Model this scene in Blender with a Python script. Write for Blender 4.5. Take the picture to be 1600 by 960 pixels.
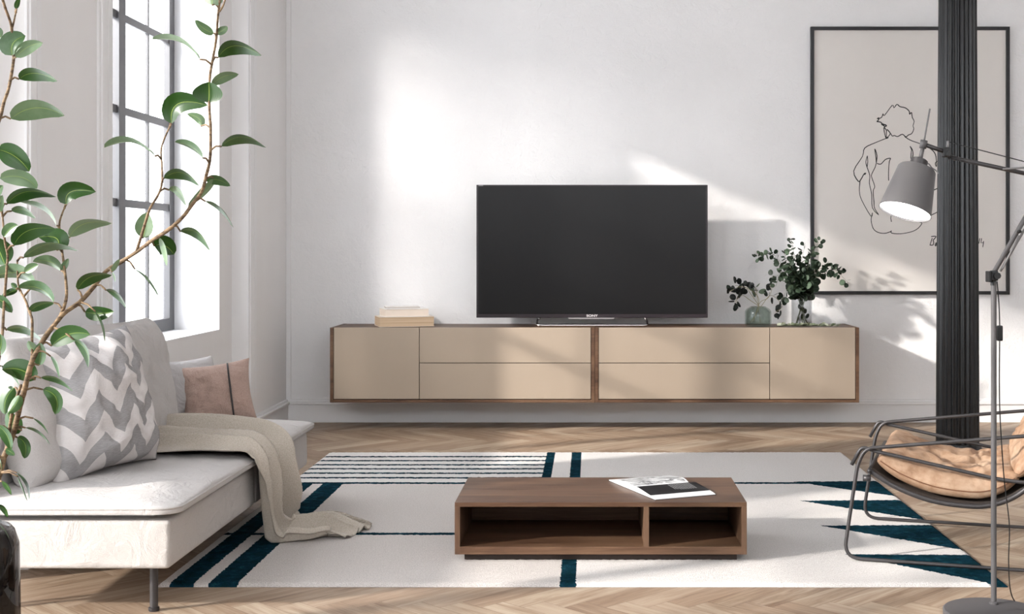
import bpy, bmesh, math, random
from mathutils import Vector, Matrix, noise
random.seed(7)
S = bpy.context.scene
COL = S.collection
for o in list(bpy.data.objects):
    bpy.data.objects.remove(o, do_unlink=True)

# ------------------------------------------------------------------ camera
F = 2000.0            # focal length in px of the 1600 wide frame
VX, VY = 922.0, 393.0 # vanishing point of the room's depth direction
HC = 1.25
cam_d = bpy.data.cameras.new('camera')
cam = bpy.data.objects.new('camera', cam_d); COL.objects.link(cam)
cam.location = (0, 0, HC); cam.rotation_euler = (math.pi/2, 0, 0)
cam_d.sensor_width = 36; cam_d.lens = 36*F/1600
cam_d.shift_x = (800-VX)/1600; cam_d.shift_y = -(480-VY)/1600
cam_d.clip_start = .05
S.camera = cam

# ------------------------------------------------------------------ light
S.view_settings.view_transform = 'Standard'
S.view_settings.look = 'None'
S.view_settings.gamma = 1
S.view_settings.use_curve_mapping = False
S.view_settings.exposure = 1.47
W = bpy.data.worlds.new('world'); S.world = W; W.use_nodes = True
bg = W.node_tree.nodes['Background']
bg.inputs[0].default_value = (.93, .96, 1, 1); bg.inputs[1].default_value = 2.6

def lamp(name, kind, loc, direction, energy, color, **kw):
    d = bpy.data.lights.new(name, kind); d.energy = energy; d.color = color
    for k, v in kw.items(): setattr(d, k, v)
    o = bpy.data.objects.new(name, d); COL.objects.link(o)
    o.location = loc
    o.rotation_euler = Vector(direction).to_track_quat('-Z', 'Y').to_euler()
    return o
lamp('sun', 'SUN', (-8, 0, 6), (1, .5, -.43), 2.6, (1, .95, .89), angle=math.radians(2.2))
# added spot outside window 1, makes the bright patch on the far wall
SP = Vector((-4.07, 5.12, 3.82))
lamp('wall_patch_spot', 'SPOT', SP, Vector((.0, 9.36, 2.15))-SP, 400, (1, .965, .92),
     spot_size=math.radians(60), spot_blend=.3, shadow_soft_size=.30)

# ------------------------------------------------------------------ helpers
def P(px, py, Y):
    return Vector(((px-VX)*Y/F, Y, HC-(py-VY)*Y/F))
def X(px, Y): return (px-VX)*Y/F
def Z(py, Y): return HC-(py-VY)*Y/F
def lin(c):
    return tuple((v/255/12.92 if v/255 <= .04045 else ((v/255+.055)/1.055)**2.4) for v in c)+(1,)

def root_offset(o):
    v = Vector((0, 0, 0))
    while o is not None:
        v += o.location; o = o.parent
    return v
def tag(o, label=None, cat=None, group=None, kind=None):
    if label: o['label'] = label
    if cat: o['category'] = cat
    if group: o['group'] = group
    if kind: o['kind'] = kind
    return o
def thing(name, loc, label, cat, group=None):
    o = bpy.data.objects.new(name, None); COL.objects.link(o)
    o.location = loc; o.empty_display_size = .1
    return tag(o, label, cat, group)
def obj(name, verts, faces, mat, parent=None, smooth=False, uvs=None, at=None):
    """verts in world coordinates; one mesh object"""
    off = root_offset(parent) if parent is not None else (Vector(at) if at is not None else Vector((0, 0, 0)))
    me = bpy.data.meshes.new(name)
    me.from_pydata([tuple(Vector(v)-off) for v in verts], [], faces)
    if uvs:
        for ln, uv in uvs.items():
            l = me.uv_layers.new(name=ln)
            for poly in me.polygons:
                for li in poly.loop_indices:
                    l.data[li].uv = uv[me.loops[li].vertex_index]
    me.validate(); me.update()
    if smooth:
        for p in me.polygons: p.use_smooth = True
    o = bpy.data.objects.new(name, me); COL.objects.link(o)
    if parent is not None: o.parent = parent
    elif at is not None: o.location = at
    if mat: me.materials.append(mat)
    return o
def struct(name, verts, faces, mat, **k):
    o = obj(name, verts, faces, mat, **k); o['kind'] = 'structure'; return o

class MB:
    """collects shapes of ONE part"""
    def __init__(s): s.v = []; s.f = []
    def add(s, v, f):
        b = len(s.v); s.v += [Vector(q) for q in v]; s.f += [tuple(b+i for i in q) for q in f]; return s
    def box(s, a, b, bev=0.0, M=None):
        a = Vector(a); b = Vector(b)
        bm = bmesh.new(); bmesh.ops.create_cube(bm, size=1)
        for v in bm.verts:
            v.co = Vector([(a[i]+b[i])/2 + v.co[i]*(b[i]-a[i]) for i in range(3)])
        if bev > 0:
            bmesh.ops.bevel(bm, geom=bm.edges[:], offset=bev, segments=2, profile=.6, affect='EDGES')
        bm.verts.index_update()
        vs = [v.co.copy() for v in bm.verts]
        if M is not None: vs = [M @ v for v in vs]
        s.add(vs, [[v.index for v in f.verts] for f in bm.faces]); bm.free(); return s
    def tube(s, pts, r, n=10, flat=1.0, closed=False, up=None):
        pts = [Vector(p) for p in pts]; m = len(pts)
        rs = r if isinstance(r, (list, tuple)) else [r]*m
        T = []
        for i in range(m):
            a = pts[max(i-1, 0)] if not closed else pts[(i-1) % m]
            b = pts[min(i+1, m-1)] if not closed else pts[(i+1) % m]
            t = (b-a); T.append(t.normalized() if t.length > 1e-9 else Vector((0, 0, 1)))
        ref = Vector(up) if up is not None else (Vector((0, 0, 1)) if abs(T[0].z) < .9 else Vector((0, 1, 0)))
        N = (ref - T[0]*ref.dot(T[0])).normalized()
        vs = []; fs = []
        for i in range(m):
            N = (N - T[i]*N.dot(T[i]))
            N = N.normalized() if N.length > 1e-6 else Vector((1, 0, 0))
            B = T[i].cross(N)
            for k in range(n):
                a = 2*math.pi*k/n
                vs.append(pts[i] + N*math.cos(a)*rs[i]*flat + B*math.sin(a)*rs[i])
        rng = m if closed else m-1
        for i in range(rng):
            j = (i+1) % m
            for k in range(n):
                l = (k+1) % n
                fs.append((i*n+k, i*n+l, j*n+l, j*n+k))
        if not closed:
            fs.append(tuple(range(n-1, -1, -1))); fs.append(tuple((m-1)*n+k for k in range(n)))
        return s.add(vs, fs)
    def lathe(s, prof, c=(0, 0, 0), n=32, M=None, closed=False):
        c = Vector(c); vs = []; fs = []
        for (r, z) in prof:
            for k in range(n):
                a = 2*math.pi*k/n
                v = Vector((r*math.cos(a), r*math.sin(a), z))
                vs.append((M @ v if M is not None else v)+c)
        m = len(prof)
        for i in range(m if closed else m-1):
            j = (i+1) % m
            for k in range(n):
                l = (k+1) % n
                fs.append((i*n+k, i*n+l, j*n+l, j*n+k))
        if not closed:
            if prof[0][0] > 1e-6: fs.append(tuple(range(n-1, -1, -1)))
            if prof[-1][0] > 1e-6: fs.append(tuple((m-1)*n+k for k in range(n)))
        return s.add(vs, fs)
    def build(s, name, mat, parent=None, smooth=False, **k):
        o = obj(name, s.v, s.f, mat, parent, smooth, **k)
        return o
def auto_smooth(o, ang=35):
    me = o.data
    bm = bmesh.new(); bm.from_mesh(me)
    for e in bm.edges:
        if len(e.link_faces) == 2 and e.calc_face_angle(0) > math.radians(ang): e.smooth = False
    for f in bm.faces: f.smooth = True
    bm.to_mesh(me); bm.free()
    return o
def smooth_path(pts, n=8):
    pts = [Vector(p) for p in pts]; out = []
    for i in range(len(pts)-1):
        p0 = pts[max(i-1, 0)]; p1 = pts[i]; p2 = pts[i+1]; p3 = pts[min(i+2, len(pts)-1)]
        for k in range(n):
            t = k/n
            out.append(.5*((2*p1)+(p2-p0)*t+(2*p0-5*p1+4*p2-p3)*t*t+(3*p1-p0-3*p2+p3)*t**3))
    out.append(pts[-1]); return out
def round_path(pts, r, n=7):
    """polyline with rounded corners"""
    pts = [Vector(p) for p in pts]; out = [pts[0]]
    for i in range(1, len(pts)-1):
        a = (pts[i-1]-pts[i]); b = (pts[i+1]-pts[i]); d = min(r, a.length*.48, b.length*.48)
        A = pts[i]+a.normalized()*d; B = pts[i]+b.normalized()*d
        for k in range(n+1):
            t = k/n; out.append(A*(1-t)**2+pts[i]*2*t*(1-t)+B*t*t)
    out.append(pts[-1]); return out

# ------------------------------------------------------------------ materials
class NT:
    def __init__(s, name):
        s.m = bpy.data.materials.new(name); s.m.use_nodes = True
        s.t = s.m.node_tree; s.n = s.t.nodes; s.l = s.t.links
        s.b = s.n['Principled BSDF']; s.out = s.n['Material Output']
    def node(s, typ, **k):
        n = s.n.new(typ)
        for a, v in k.items():
            setattr(n, a, v)
        return n
    def link(s, a, b): s.l.new(a, b)
    def set(s, name, v): s.b.inputs[name].default_value = v
    def coord(s, kind='Object', scale=(1, 1, 1), rot=(0, 0, 0)):
        tc = s.node('ShaderNodeTexCoord'); mp = s.node('ShaderNodeMapping')
        mp.inputs['Scale'].default_value = scale; mp.inputs['Rotation'].default_value = rot
        s.link(tc.outputs[kind], mp.inputs[0]); return mp.outputs[0]
    def noise(s, vec, scale, detail=4, rough=.55, dist=0):
        n = s.node('ShaderNodeTexNoise'); n.inputs['Scale'].default_value = scale
        n.inputs['Detail'].default_value = detail; n.inputs['Roughness'].default_value = rough
        n.inputs['Distortion'].default_value = dist
        if vec is not None: s.link(vec, n.inputs['Vector'])
        return n.outputs['Fac']
    def ramp(s, fac, stops):
        r = s.node('ShaderNodeValToRGB'); e = r.color_ramp.elements
        while len(e) < len(stops): e.new(.5)
        for i, (p, c) in enumerate(stops):
            e[i].position = p; e[i].color = c if len(c) == 4 else lin(c)
        s.link(fac, r.inputs[0]); return r.outputs[0]
    def math(s, op, a, b=None, c=None, clamp=False):
        n = s.node('ShaderNodeMath', operation=op); n.use_clamp = clamp
        for i, v in enumerate((a, b, c)):
            if v is None: continue
            if isinstance(v, (int, float)): n.inputs[i].default_value = v
            else: s.link(v, n.inputs[i])
        return n.outputs[0]
    def mix(s, fac, a, b, mode='MIX'):
        n = s.node('ShaderNodeMix', data_type='RGBA', blend_type=mode)
        for i, v in ((0, fac), (6, a), (7, b)):
            if isinstance(v, (int, float, tuple)): n.inputs[i].default_value = v
            else: s.link(v, n.inputs[i])
        return n.outputs[2]
    def bump(s, h, strength=.3, dist=.01, normal=None):
        b = s.node('ShaderNodeBump'); b.inputs['Strength'].default_value = strength
        b.inputs['Distance'].default_value = dist; s.link(h, b.inputs['Height'])
        if normal is not None: s.link(normal, b.inputs['Normal'])
        s.link(b.outputs[0], s.b.inputs['Normal']); return b.outputs[0]
    def base(s, v):
        if isinstance(v, tuple): s.set('Base Color', v)
        else: s.link(v, s.b.inputs['Base Color'])

def plain(name, c, rough=.5, metal=0.0, spec=.5, bump=None, vary=0.06, vscale=6):
    m = NT(name); m.set('Roughness', rough); m.set('Metallic', metal); m.set('Specular IOR Level', spec)
    v = m.coord()
    L = lin(c); d = tuple(x*(1-vary) for x in L[:3])+(1,); h = tuple(min(1, x*(1+vary)) for x in L[:3])+(1,)
    m.base(m.ramp(m.noise(v, vscale, 3), [(.3, d), (.7, h)]))
    if bump: m.bump(m.noise(v, bump[0], 5), bump[1], bump[2])
    return m.m

def mat_plaster():
    m = NT('plaster_white'); m.set('Roughness', .9); m.set('Specular IOR Level', .15)
    v = m.coord()
    m.base(m.ramp(m.noise(v, 1.3, 4), [(.3, lin((234, 233, 233))), (.7, lin((241, 240, 240)))]))
    a = m.noise(v, 14, 6, .62, .6); b = m.noise(v, 90, 3)
    h = m.math('MULTIPLY_ADD', b, .25, a)
    m.bump(h, .55, .012); return m.m
def mat_paint(name, c):
    m = NT(name); m.set('Roughness', .75); m.set('Specular IOR Level', .2)
    v = m.coord(scale=(1, 1, .15))
    m.base(m.ramp(m.noise(v, 3, 3), [(.3, lin(tuple(x-3 for x in c))), (.7, lin(c))]))
    m.bump(m.noise(v, 60, 3), .08, .003); return m.m
def mat_wood(name, cols, scale=1.0, axis='X', rough=.45, bump=.12):
    m = NT(name); m.set('Roughness', rough); m.set('Specular IOR Level', .35)
    st = {'X': (1, 9, 9), 'Y': (9, 1, 9), 'Z': (9, 9, 1)}[axis]
    v = m.coord(scale=tuple(x*scale for x in st))
    n1 = m.noise(v, 1.1, 7, .62, .9)
    st2 = tuple(x*4*scale if x > 1 else 1.4*scale for x in st)
    v2 = m.coord(scale=st2)
    n2 = m.noise(v2, 2.2, 6, .7, .3)
    f = m.math('ADD', m.math('MULTIPLY', n1, .62), m.math('MULTIPLY', n2, .38))
    m.base(m.ramp(f, [(.33, lin(cols[0])), (.47, lin(cols[1])), (.56, lin(cols[2])), (.7, lin(cols[1]))]))
    m.bump(n2, bump, .003); return m.m
def mat_fabric(name, c, weave=700, rough=.95, wrinkle=.25, vary=.04, c2=None):
    m = NT(name); m.set('Roughness', rough); m.set('Specular IOR Level', .15)
    m.set('Sheen Weight', .15)
    v = m.coord()
    L = lin(c); d = lin(c2) if c2 else tuple(x*(1-vary*2) for x in L[:3])+(1,)
    m.base(m.ramp(m.noise(v, 260, 2), [(.3, d), (.65, L)]))
    w = m.noise(v, weave, 1)
    big = m.noise(v, 9, 5, .6, 1.2)
    h = m.math('MULTIPLY_ADD', w, .06, m.math('MULTIPLY', big, wrinkle))
    m.bump(h, .8, .05); return m.m
def mat_glass(name, tint, rough=0.0, ior=1.45, gl=.10):
    """thin glass: tinted transparency plus a reflection that grows at grazing angles"""
    m = NT(name); m.n.remove(m.b)
    tr = m.node('ShaderNodeBsdfTransparent'); tr.inputs[0].default_value = tint
    g = m.node('ShaderNodeBsdfGlossy'); g.inputs['Roughness'].default_value = rough
    lw = m.node('ShaderNodeLayerWeight'); lw.inputs[0].default_value = .5
    mx = m.node('ShaderNodeMixShader')
    f = m.math('MULTIPLY_ADD', m.math('POWER', lw.outputs['Facing'], 5.0), gl*6, ((ior-1)/(ior+1))**2)
    m.link(f, mx.inputs[0]); m.link(tr.outputs[0], mx.inputs[1]); m.link(g.outputs[0], mx.inputs[2])
    m.link(mx.outputs[0], m.out.inputs[0]); return m.m

M = {}
M['plaster'] = mat_plaster()
M['paint'] = mat_paint('wall_paint', (236, 234, 233))
M['trim'] = mat_paint('trim_paint', (236, 235, 235))
M['reveal'] = mat_paint('reveal_paint', (232, 232, 234))
M['ceil'] = mat_paint('ceiling_paint', (240, 240, 241))
M['steel'] = plain('window_steel', (84, 84, 87), .5, .0)
M['glass_win'] = mat_glass('window_glass', (1, 1, 1, 1), 0, 1.3)
M['walnut'] = mat_wood('walnut', [(56, 37, 26), (84, 60, 44), (102, 77, 58)])
M['walnutY'] = mat_wood('walnut_upright', [(56, 37, 26), (84, 61, 46), (102, 78, 60)], axis='Z')
M['walnut_dark'] = plain('dark_plinth', (48, 34, 27), .6)
M['lacquer'] = plain('taupe_lacquer', (152, 138, 123), .42, spec=.3, vary=.012)
M['dark_metal'] = plain('dark_metal', (70, 68, 69), .42, .55)
M['grey_metal'] = plain('grey_metal', (128, 126, 126), .5, .15)
M['lamp_grey'] = plain('lamp_grey', (84, 82, 83), .55, .0)
M['black'] = plain('matte_black', (16, 16, 17), .5)
M['frame_black'] = plain('frame_black', (24, 24, 27), .4)
M['cast_iron'] = plain('black_cast_iron', (15, 16, 18), .3, .0)
M['chrome'] = plain('chrome', (205, 202, 200), .18, 1.0)

# ------------------------------------------------------------------ room shell
YW = 9.36; XL = -2.22; XN = -2.32; ZC = 3.9; XR = 4.7; Y0 = -1.6
# floor: herringbone oak, every block drawn as a face with its own tone
def floor():
    L, w = .62, .103
    bm = bmesh.new()
    uv1 = bm.loops.layers.uv.new('grain'); uv2 = bm.loops.layers.uv.new('edge')
    colr = bm.loops.layers.float_color.new('tone')
    ca, sa = math.cos(-math.pi/4), math.sin(-math.pi/4)
    cx, cy = .2, 4.49
    def quad(x0, y0, dx, dy):
        c = [(x0, y0), (x0+dx, y0), (x0+dx, y0+dy), (x0, y0+dy)]
        W_ = [(cx+ca*x-sa*y, cy+sa*x+ca*y) for x, y in c]
        if max(p[0] for p in W_) < -2.75 or min(p[0] for p in W_) > XR+.1 or max(p[1] for p in W_) < Y0 or min(p[1] for p in W_) > YW+.1: return
        f = bm.faces.new([bm.verts.new((p[0], p[1], 0)) for p in W_])
        t = random.random(); h = random.random(); ou = random.random()*9; ov = random.random()*9
        E = [(0, 0), (dx, 0), (dx, dy), (0, dy)]
        for lp, e in zip(f.loops, E):
            u, v = (e if dx > dy else (e[1], e[0]))
            lp[uv1].uv = (u+ou, v+ov); lp[uv2].uv = (u/L, v/w); lp[colr] = (t, h, 0, 1)
    for m_ in range(-30, 31):
        for k in range(-140, 141):
            bx = k*w+m_*L; by = k*w-m_*L
            quad(bx, by, L, w); quad(bx-w, by, w, L)
    for co, no in (((-2.75, 0, 0), (-1, 0, 0)), ((XR+.05, 0, 0), (1, 0, 0)), ((0, Y0, 0), (0, -1, 0)), ((0, YW+.05, 0), (0, 1, 0))):
        bmesh.ops.bisect_plane(bm, geom=bm.verts[:]+bm.edges[:]+bm.faces[:], plane_co=co, plane_no=no, clear_outer=True)
    me = bpy.data.meshes.new('floor'); bm.to_mesh(me); bm.free()
    o = bpy.data.objects.new('floor', me); COL.objects.link(o); o['kind'] = 'structure'
    m = NT('oak_herringbone'); m.set('Roughness', .5); m.set('Specular IOR Level', .35)
    uv = m.node('ShaderNodeUVMap', uv_map='grain'); mp = m.node('ShaderNodeMapping'); mp.inputs['Scale'].default_value = (1.6, 16, 1)
    m.link(uv.outputs[0], mp.inputs[0])
    n1 = m.noise(mp.outputs[0], 1.5, 8, .65, .8)
    mp2 = m.node('ShaderNodeMapping'); mp2.inputs['Scale'].default_value = (5, 130, 1); m.link(uv.outputs[0], mp2.inputs[0])
    n2 = m.noise(mp2.outputs[0], 1.2, 3)
    at = m.node('ShaderNodeAttribute', attribute_name='tone'); sep = m.node('ShaderNodeSeparateColor'); m.link(at.outputs['Color'], sep.inputs[0])
    f = m.math('ADD', m.math('MULTIPLY', n1, .75), m.math('MULTIPLY', m.math('SUBTRACT', sep.outputs[0], .5), .20))
    f = m.math('ADD', f, m.math('MULTIPLY', m.math('SUBTRACT', n2, .5), .25))
    c = m.ramp(f, [(.16, lin((108, 84, 65))), (.32, lin((142, 121, 101))), (.44, lin((165, 147, 127))), (.6, lin((182, 167, 149)))])
    c = m.mix(m.math('MULTIPLY', sep.outputs[1], .35), c, lin((155, 132, 114)))
    uvE = m.node('ShaderNodeUVMap', uv_map='edge'); se = m.node('ShaderNodeSeparateXYZ'); m.link(uvE.outputs[0], se.inputs[0])
    eu = m.math('ABSOLUTE', m.math('SUBTRACT', se.outputs[0], .5)); ev = m.math('ABSOLUTE', m.math('SUBTRACT', se.outputs[1], .5))
    g = m.math('MAXIMUM', m.math('GREATER_THAN', eu, .4975), m.math('GREATER_THAN', ev, .485))
    m.base(m.mix(m.math('MULTIPLY', g, .55), c, lin((92, 66, 48))))
    h = m.math('SUBTRACT', m.math('MULTIPLY', n2, .3), g)
    m.bump(h, .25, .002)
    me.materials.append(m.m)
floor()
b = MB().box((-3.2, Y0, ZC), (XR+.2, YW+.3, ZC+.2)); struct('ceiling', b.v, b.f, M['ceil'])
b = MB().box((-2.75, YW, -.02), (XR+.2, YW+.25, ZC)); struct('wall_back', b.v, b.f, M['plaster'])
b = MB().box((XR, Y0, -.02), (XR+.2, YW, ZC)); struct('wall_right', b.v, b.f, M['paint'])

b = MB().box((-2.75, Y0-.2, -.02), (XR+.2, Y0, 2.45)).box((-2.75, Y0-.2, 3.75), (XR+.2, Y0, ZC)).box((-2.75, Y0-.2, 2.45), (-2.0, Y0, 3.75)).box((4.2, Y0-.2, 2.45), (XR+.2, Y0, 3.75)).box((1.0, Y0-.2, 2.45), (1.15, Y0, 3.75))
struct('wall_front', b.v, b.f, M['paint'])  # unseen behind the camera; high opening added to let in fill light
# left wall with two openings
W1 = (6.19, 8.01, .757, 3.30)     # window 1: y0 y1 z0 z1
W2 = (2.3, 4.80, .06, 3.30)       # window 2 (tall, nearer the camera)
N1 = (5.92, 8.28); N2 = (2.05, 5.02)
XO = -2.72
wl = MB()
# main face thickness between XL and XN: piers beside niches
for y0, y1 in ((Y0, N2[0]), (N2[1], N1[0]), (N1[1], YW+.02)):
    wl.box((XN, y0, -.02), (XL, y1, ZC))
for n in (N1, N2):
    wl.box((XN, n[0], 3.45), (XL, n[1], ZC))
# body of the wall behind
def wall_seg(y0, y1, z0, z1): wl.box((XO, y0, z0), (XN+.001, y1, z1))
wall_seg(Y0, W2[0], -.02, ZC); wall_seg(W2[1], W1[0], -.02, ZC); wall_seg(W1[1], YW+.02, -.02, ZC)
for w_ in (W1, W2):
    wall_seg(w_[0], w_[1], -.02, w_[2]); wall_seg(w_[0], w_[1], w_[3], ZC)
struct('wall_left', wl.v, wl.f, M['paint'])
# bright plastered reveals of window 1 (thin lining on jambs, sill, head)
rv = MB()
e = .004
for w_ in (W1, W2):
    rv.box((XO, w_[0], w_[2]), (XN-.0005, w_[0]+e, w_[3])); rv.box((XO, w_[1]-e, w_[2]), (XN-.0005, w_[1], w_[3]))
    rv.box((XO, w_[0]+e, w_[2]), (XN-.0005, w_[1]-e, w_[2]+e)); rv.box((XO, w_[0]+e, w_[3]-e), (XN-.0005, w_[1]-e, w_[3]))
struct('trim_1', rv.v, rv.f, M['reveal'])

def window(name, w_, hz, vt, half):
    XF = -2.61; fw = .09; e = .004
    e = .0045; y0, y1, z0, z1 = w_[0]+e, w_[1]-e, w_[2]+e, w_[3]-e
    r = bpy.data.objects.new(name, None); COL.objects.link(r); r.location = (XF, (y0+y1)/2, z0); r['kind'] = 'structure'
    f = MB()
    f.box((XF-.03, y0, z0), (XF+.01, y0+fw, z1)); f.box((XF-.03, y1-fw, z0), (XF+.01, y1, z1))
    f.box((XF-.03, y0+fw, z0), (XF+.01, y1-fw, z0+.075)); f.box((XF-.03, y0+fw, z1-.08), (XF+.01, y1-fw, z1))
    f.build('window_frame', M['steel'], r)
    ym = (y0+y1)/2
    MB().box((XF-.035, ym-.05, z0+.075), (XF+.016, ym+.05, z1-.08)).build('mullion', M['steel'], r)
    g = MB()
    for z in hz: g.box((XF-.015, y0+fw, z-.022), (XF+.005, y1-fw, z+.022))
    for y in vt: g.box((XF-.012, y-.012, z0+.075), (XF+.004, y+.012, z1-.08))
    g.build('glazing_bar', M['steel'], r)
    MB().box((XF-.010, y0+fw*.5, z0+.05), (XF-.006, ym-.03, z1-.05)).build('window_pane', M['glass_win'], r)
    MB().box((XF-.010, ym+.03, z0+.05), (XF-.006, y1-fw*.5, z1-.05)).build('window_pane', M['glass_win'], r)
    return r
window('window_1', W1, (1.52, 2.035, 2.556, 3.07), (6.65, 7.555), True)
window('window_2', W2, (.9, 1.52, 2.035, 2.556, 3.07), (2.95, 4.25), True)

# mouldings: architraves round the niches, skirting
def strip_v(mb, y0, y1, z0, z1, x0=XL, steps=((0, 1, .012), (.12, .55, .02), (.65, .95, .016))):
    for a, c, t in steps:
        mb.box((x0-.002, y0+(y1-y0)*a, z0), (x0+t, y0+(y1-y0)*c, z1), .003)
t2 = MB(); strip_v(t2, N1[1]+.0, N1[1]+.20, .29, 3.55); struct('trim_2', t2.v, t2.f, M['trim'])
t3 = MB(); strip_v(t3, N1[0]-.16, N1[0], .29, 3.55); struct('trim_3', t3.v, t3.f, M['trim'])
t4 = MB(); strip_v(t4, N2[1]+.0, N2[1]+.13, .29, 3.55); struct('trim_4', t4.v, t4.f, M['trim'])
t5 = MB().box((XL, YW-.012, .15), (XL+.035, YW+.01, ZC), .003); struct('trim_5', t5.v, t5.f, M['trim'])
bb = MB()
bb.box((XL-.01, YW-.018, 0), (XR, YW+.01, .132), .003)
bb.box((XL-.01, YW-.030, .132), (XR, YW+.01, .150), .005)
bb.box((XL-.01, YW-.014, .150), (XR, YW+.01, .168), .004)
struct('baseboard_back', bb.v, bb.f, M['trim'])
bl = MB()
for y0, y1, x in ((N1[1], YW, XL), (N2[1], N1[0], XL), (N1[0]+.02, N1[1]-.02, XN)):
    bl.box((x-.01, y0, 0), (x+.018, y1, .132), .003); bl.box((x-.01, y0, .132), (x+.030, y1, .150), .005); bl.box((x-.01, y0, .150), (x+.014, y1, .168), .004)
struct('baseboard_left', bl.v, bl.f, M['trim'])

# ------------------------------------------------------------------ rug
RX0, RX1, RY0, RY1, RZ = -1.612, 1.555, 4.758, 7.886, .014
def rug_material():
    m = NT('rug_pile'); m.set('Roughness', 1.0); m.set('Specular IOR Level', .02)
    tc = m.node('ShaderNodeTexCoord')
    nz = m.node('ShaderNodeTexNoise'); nz.inputs['Scale'].default_value = 75; nz.inputs['Detail'].default_value = 2
    m.link(tc.outputs['Object'], nz.inputs['Vector'])
    sc = m.node('ShaderNodeVectorMath', operation='MULTIPLY_ADD'); sc.inputs[1].default_value = (.017, .022, 0)
    m.link(nz.outputs['Color'], sc.inputs[0]); m.link(tc.outputs['Object'], sc.inputs[2])
    sp = m.node('ShaderNodeSeparateXYZ'); m.link(sc.outputs[0], sp.inputs[0])
    x = m.math('SUBTRACT', sp.outputs[0], .0085); y = m.math('SUBTRACT', sp.outputs[1], .011)
    def rect(x0, x1, y0, y1):
        a = m.math('MULTIPLY', m.math('GREATER_THAN', x, x0), m.math('LESS_THAN', x, x1))
        b = m.math('MULTIPLY', m.math('GREATER_THAN', y, y0), m.math('LESS_THAN', y, y1))
        return m.math('MULTIPLY', a, b)
    hr = HC-RZ
    def g(px, py):
        Y = hr*F/(py-VY); return ((px-VX)*Y/F, Y)
    def wedge(tip, tr, br):
        (tx, ty), (ax, ay), (bx, by) = g(*tip), g(*tr), g(*br)
        up = m.math('MULTIPLY_ADD', m.math('SUBTRACT', x, tx), (ay-ty)/(ax-tx), ty)
        lo = m.math('MULTIPLY_ADD', m.math('SUBTRACT', x, tx), (by-ty)/(bx-tx), ty)
        r = m.math('MULTIPLY', m.math('LESS_THAN', y, up), m.math('GREATER_THAN', y, lo))
        return m.math('MULTIPLY', r, m.math('GREATER_THAN', x, tx))
    parts = []
    for py in (714.0, 720.2, 726.7, 733.0, 739.8, 747.0):
        Y = g(0, py)[1]; parts.append(rect(-3, -.24, Y-.021, Y+.021))
    Yc = g(0, 755.3)[1]
    parts.append(rect(-3, 1.2, Yc-.024, Yc+.024))
    parts.append(rect(-.264, -.213, Yc, 9)); parts.append(rect(-.112, -.053, 0, 9))
    Yd = g(0, 834.5)[1]; parts.append(rect(-3, -.08, Yd-.022, Yd+.022))
    parts.append(rect(-1.565, -1.475, 0, Yc)); parts.append(rect(-1.42, -1.312, 0, Yc))
    parts.append(wedge((1238, 753), (1391, 751.6), (1405, 776.5)))
    parts.append(wedge((1248.4, 782.6), (1414, 781.8), (1441, 812.5)))
    parts.append(wedge((1282, 821.6), (1460, 821), (1506, 860)))
    parts.append(wedge((1320, 866.5), (1517, 867.5), (1570, 916.5)))
    acc = parts[0]
    for p in parts[1:]: acc = m.math('MAXIMUM', acc, p)
    fine = m.noise(tc.outputs['Object'], 210, 3, .7); mid = m.noise(tc.outputs['Object'], 26, 3)
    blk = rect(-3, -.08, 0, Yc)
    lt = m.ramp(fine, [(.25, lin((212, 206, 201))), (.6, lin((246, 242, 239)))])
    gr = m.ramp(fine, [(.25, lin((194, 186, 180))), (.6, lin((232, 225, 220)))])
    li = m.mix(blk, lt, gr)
    tn = m.math('ADD', m.math('MULTIPLY', mid, .55), m.math('MULTIPLY', fine, .45))
    te = m.ramp(tn, [(.36, lin((8, 28, 36))), (.47, lin((14, 50, 58))), (.54, lin((18, 48, 68))), (.64, lin((34, 84, 88)))])
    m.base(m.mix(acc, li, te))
    m.bump(m.math('ADD', fine, m.math('MULTIPLY', mid, .3)), .9, .012)
    return m.m
def rug():
    nx, ny = 300, 290; v = []; f = []
    for j in range(ny+1):
        for i in range(nx+1):
            x = RX0+(RX1-RX0)*i/nx; y = RY0+(RY1-RY0)*j/ny
            ed = min(i, nx-i, j, ny-j)
            z = RZ+noise.noise(Vector((x*60, y*60, 0)))*.0025+noise.noise(Vector((x*2, y*2, 5)))*.001
            if ed == 0: z = .001
            elif ed == 1: z = RZ*.75
            wob = .006*noise.noise(Vector((x*2.2, y*2.2, 1)))
            v.append((x+random.uniform(-.0015, .0015), y+wob+random.uniform(-.0015, .0015), z))
    for j in range(ny):
        for i in range(nx):
            a = j*(nx+1)+i; f.append((a, a+1, a+nx+2, a+nx+1))
    b0 = len(v)
    v += [(RX0, RY0, .0005), (RX1, RY0, .0005), (RX1, RY1, .0005), (RX0, RY1, .0005)]; f.append((b0+3, b0+2, b0+1, b0))
    o = obj('rug', v, f, rug_material(), smooth=True)
    tag(o, 'large white and grey rug with dark teal stripes and wedges on the wooden floor', 'rug')
rug()

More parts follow.
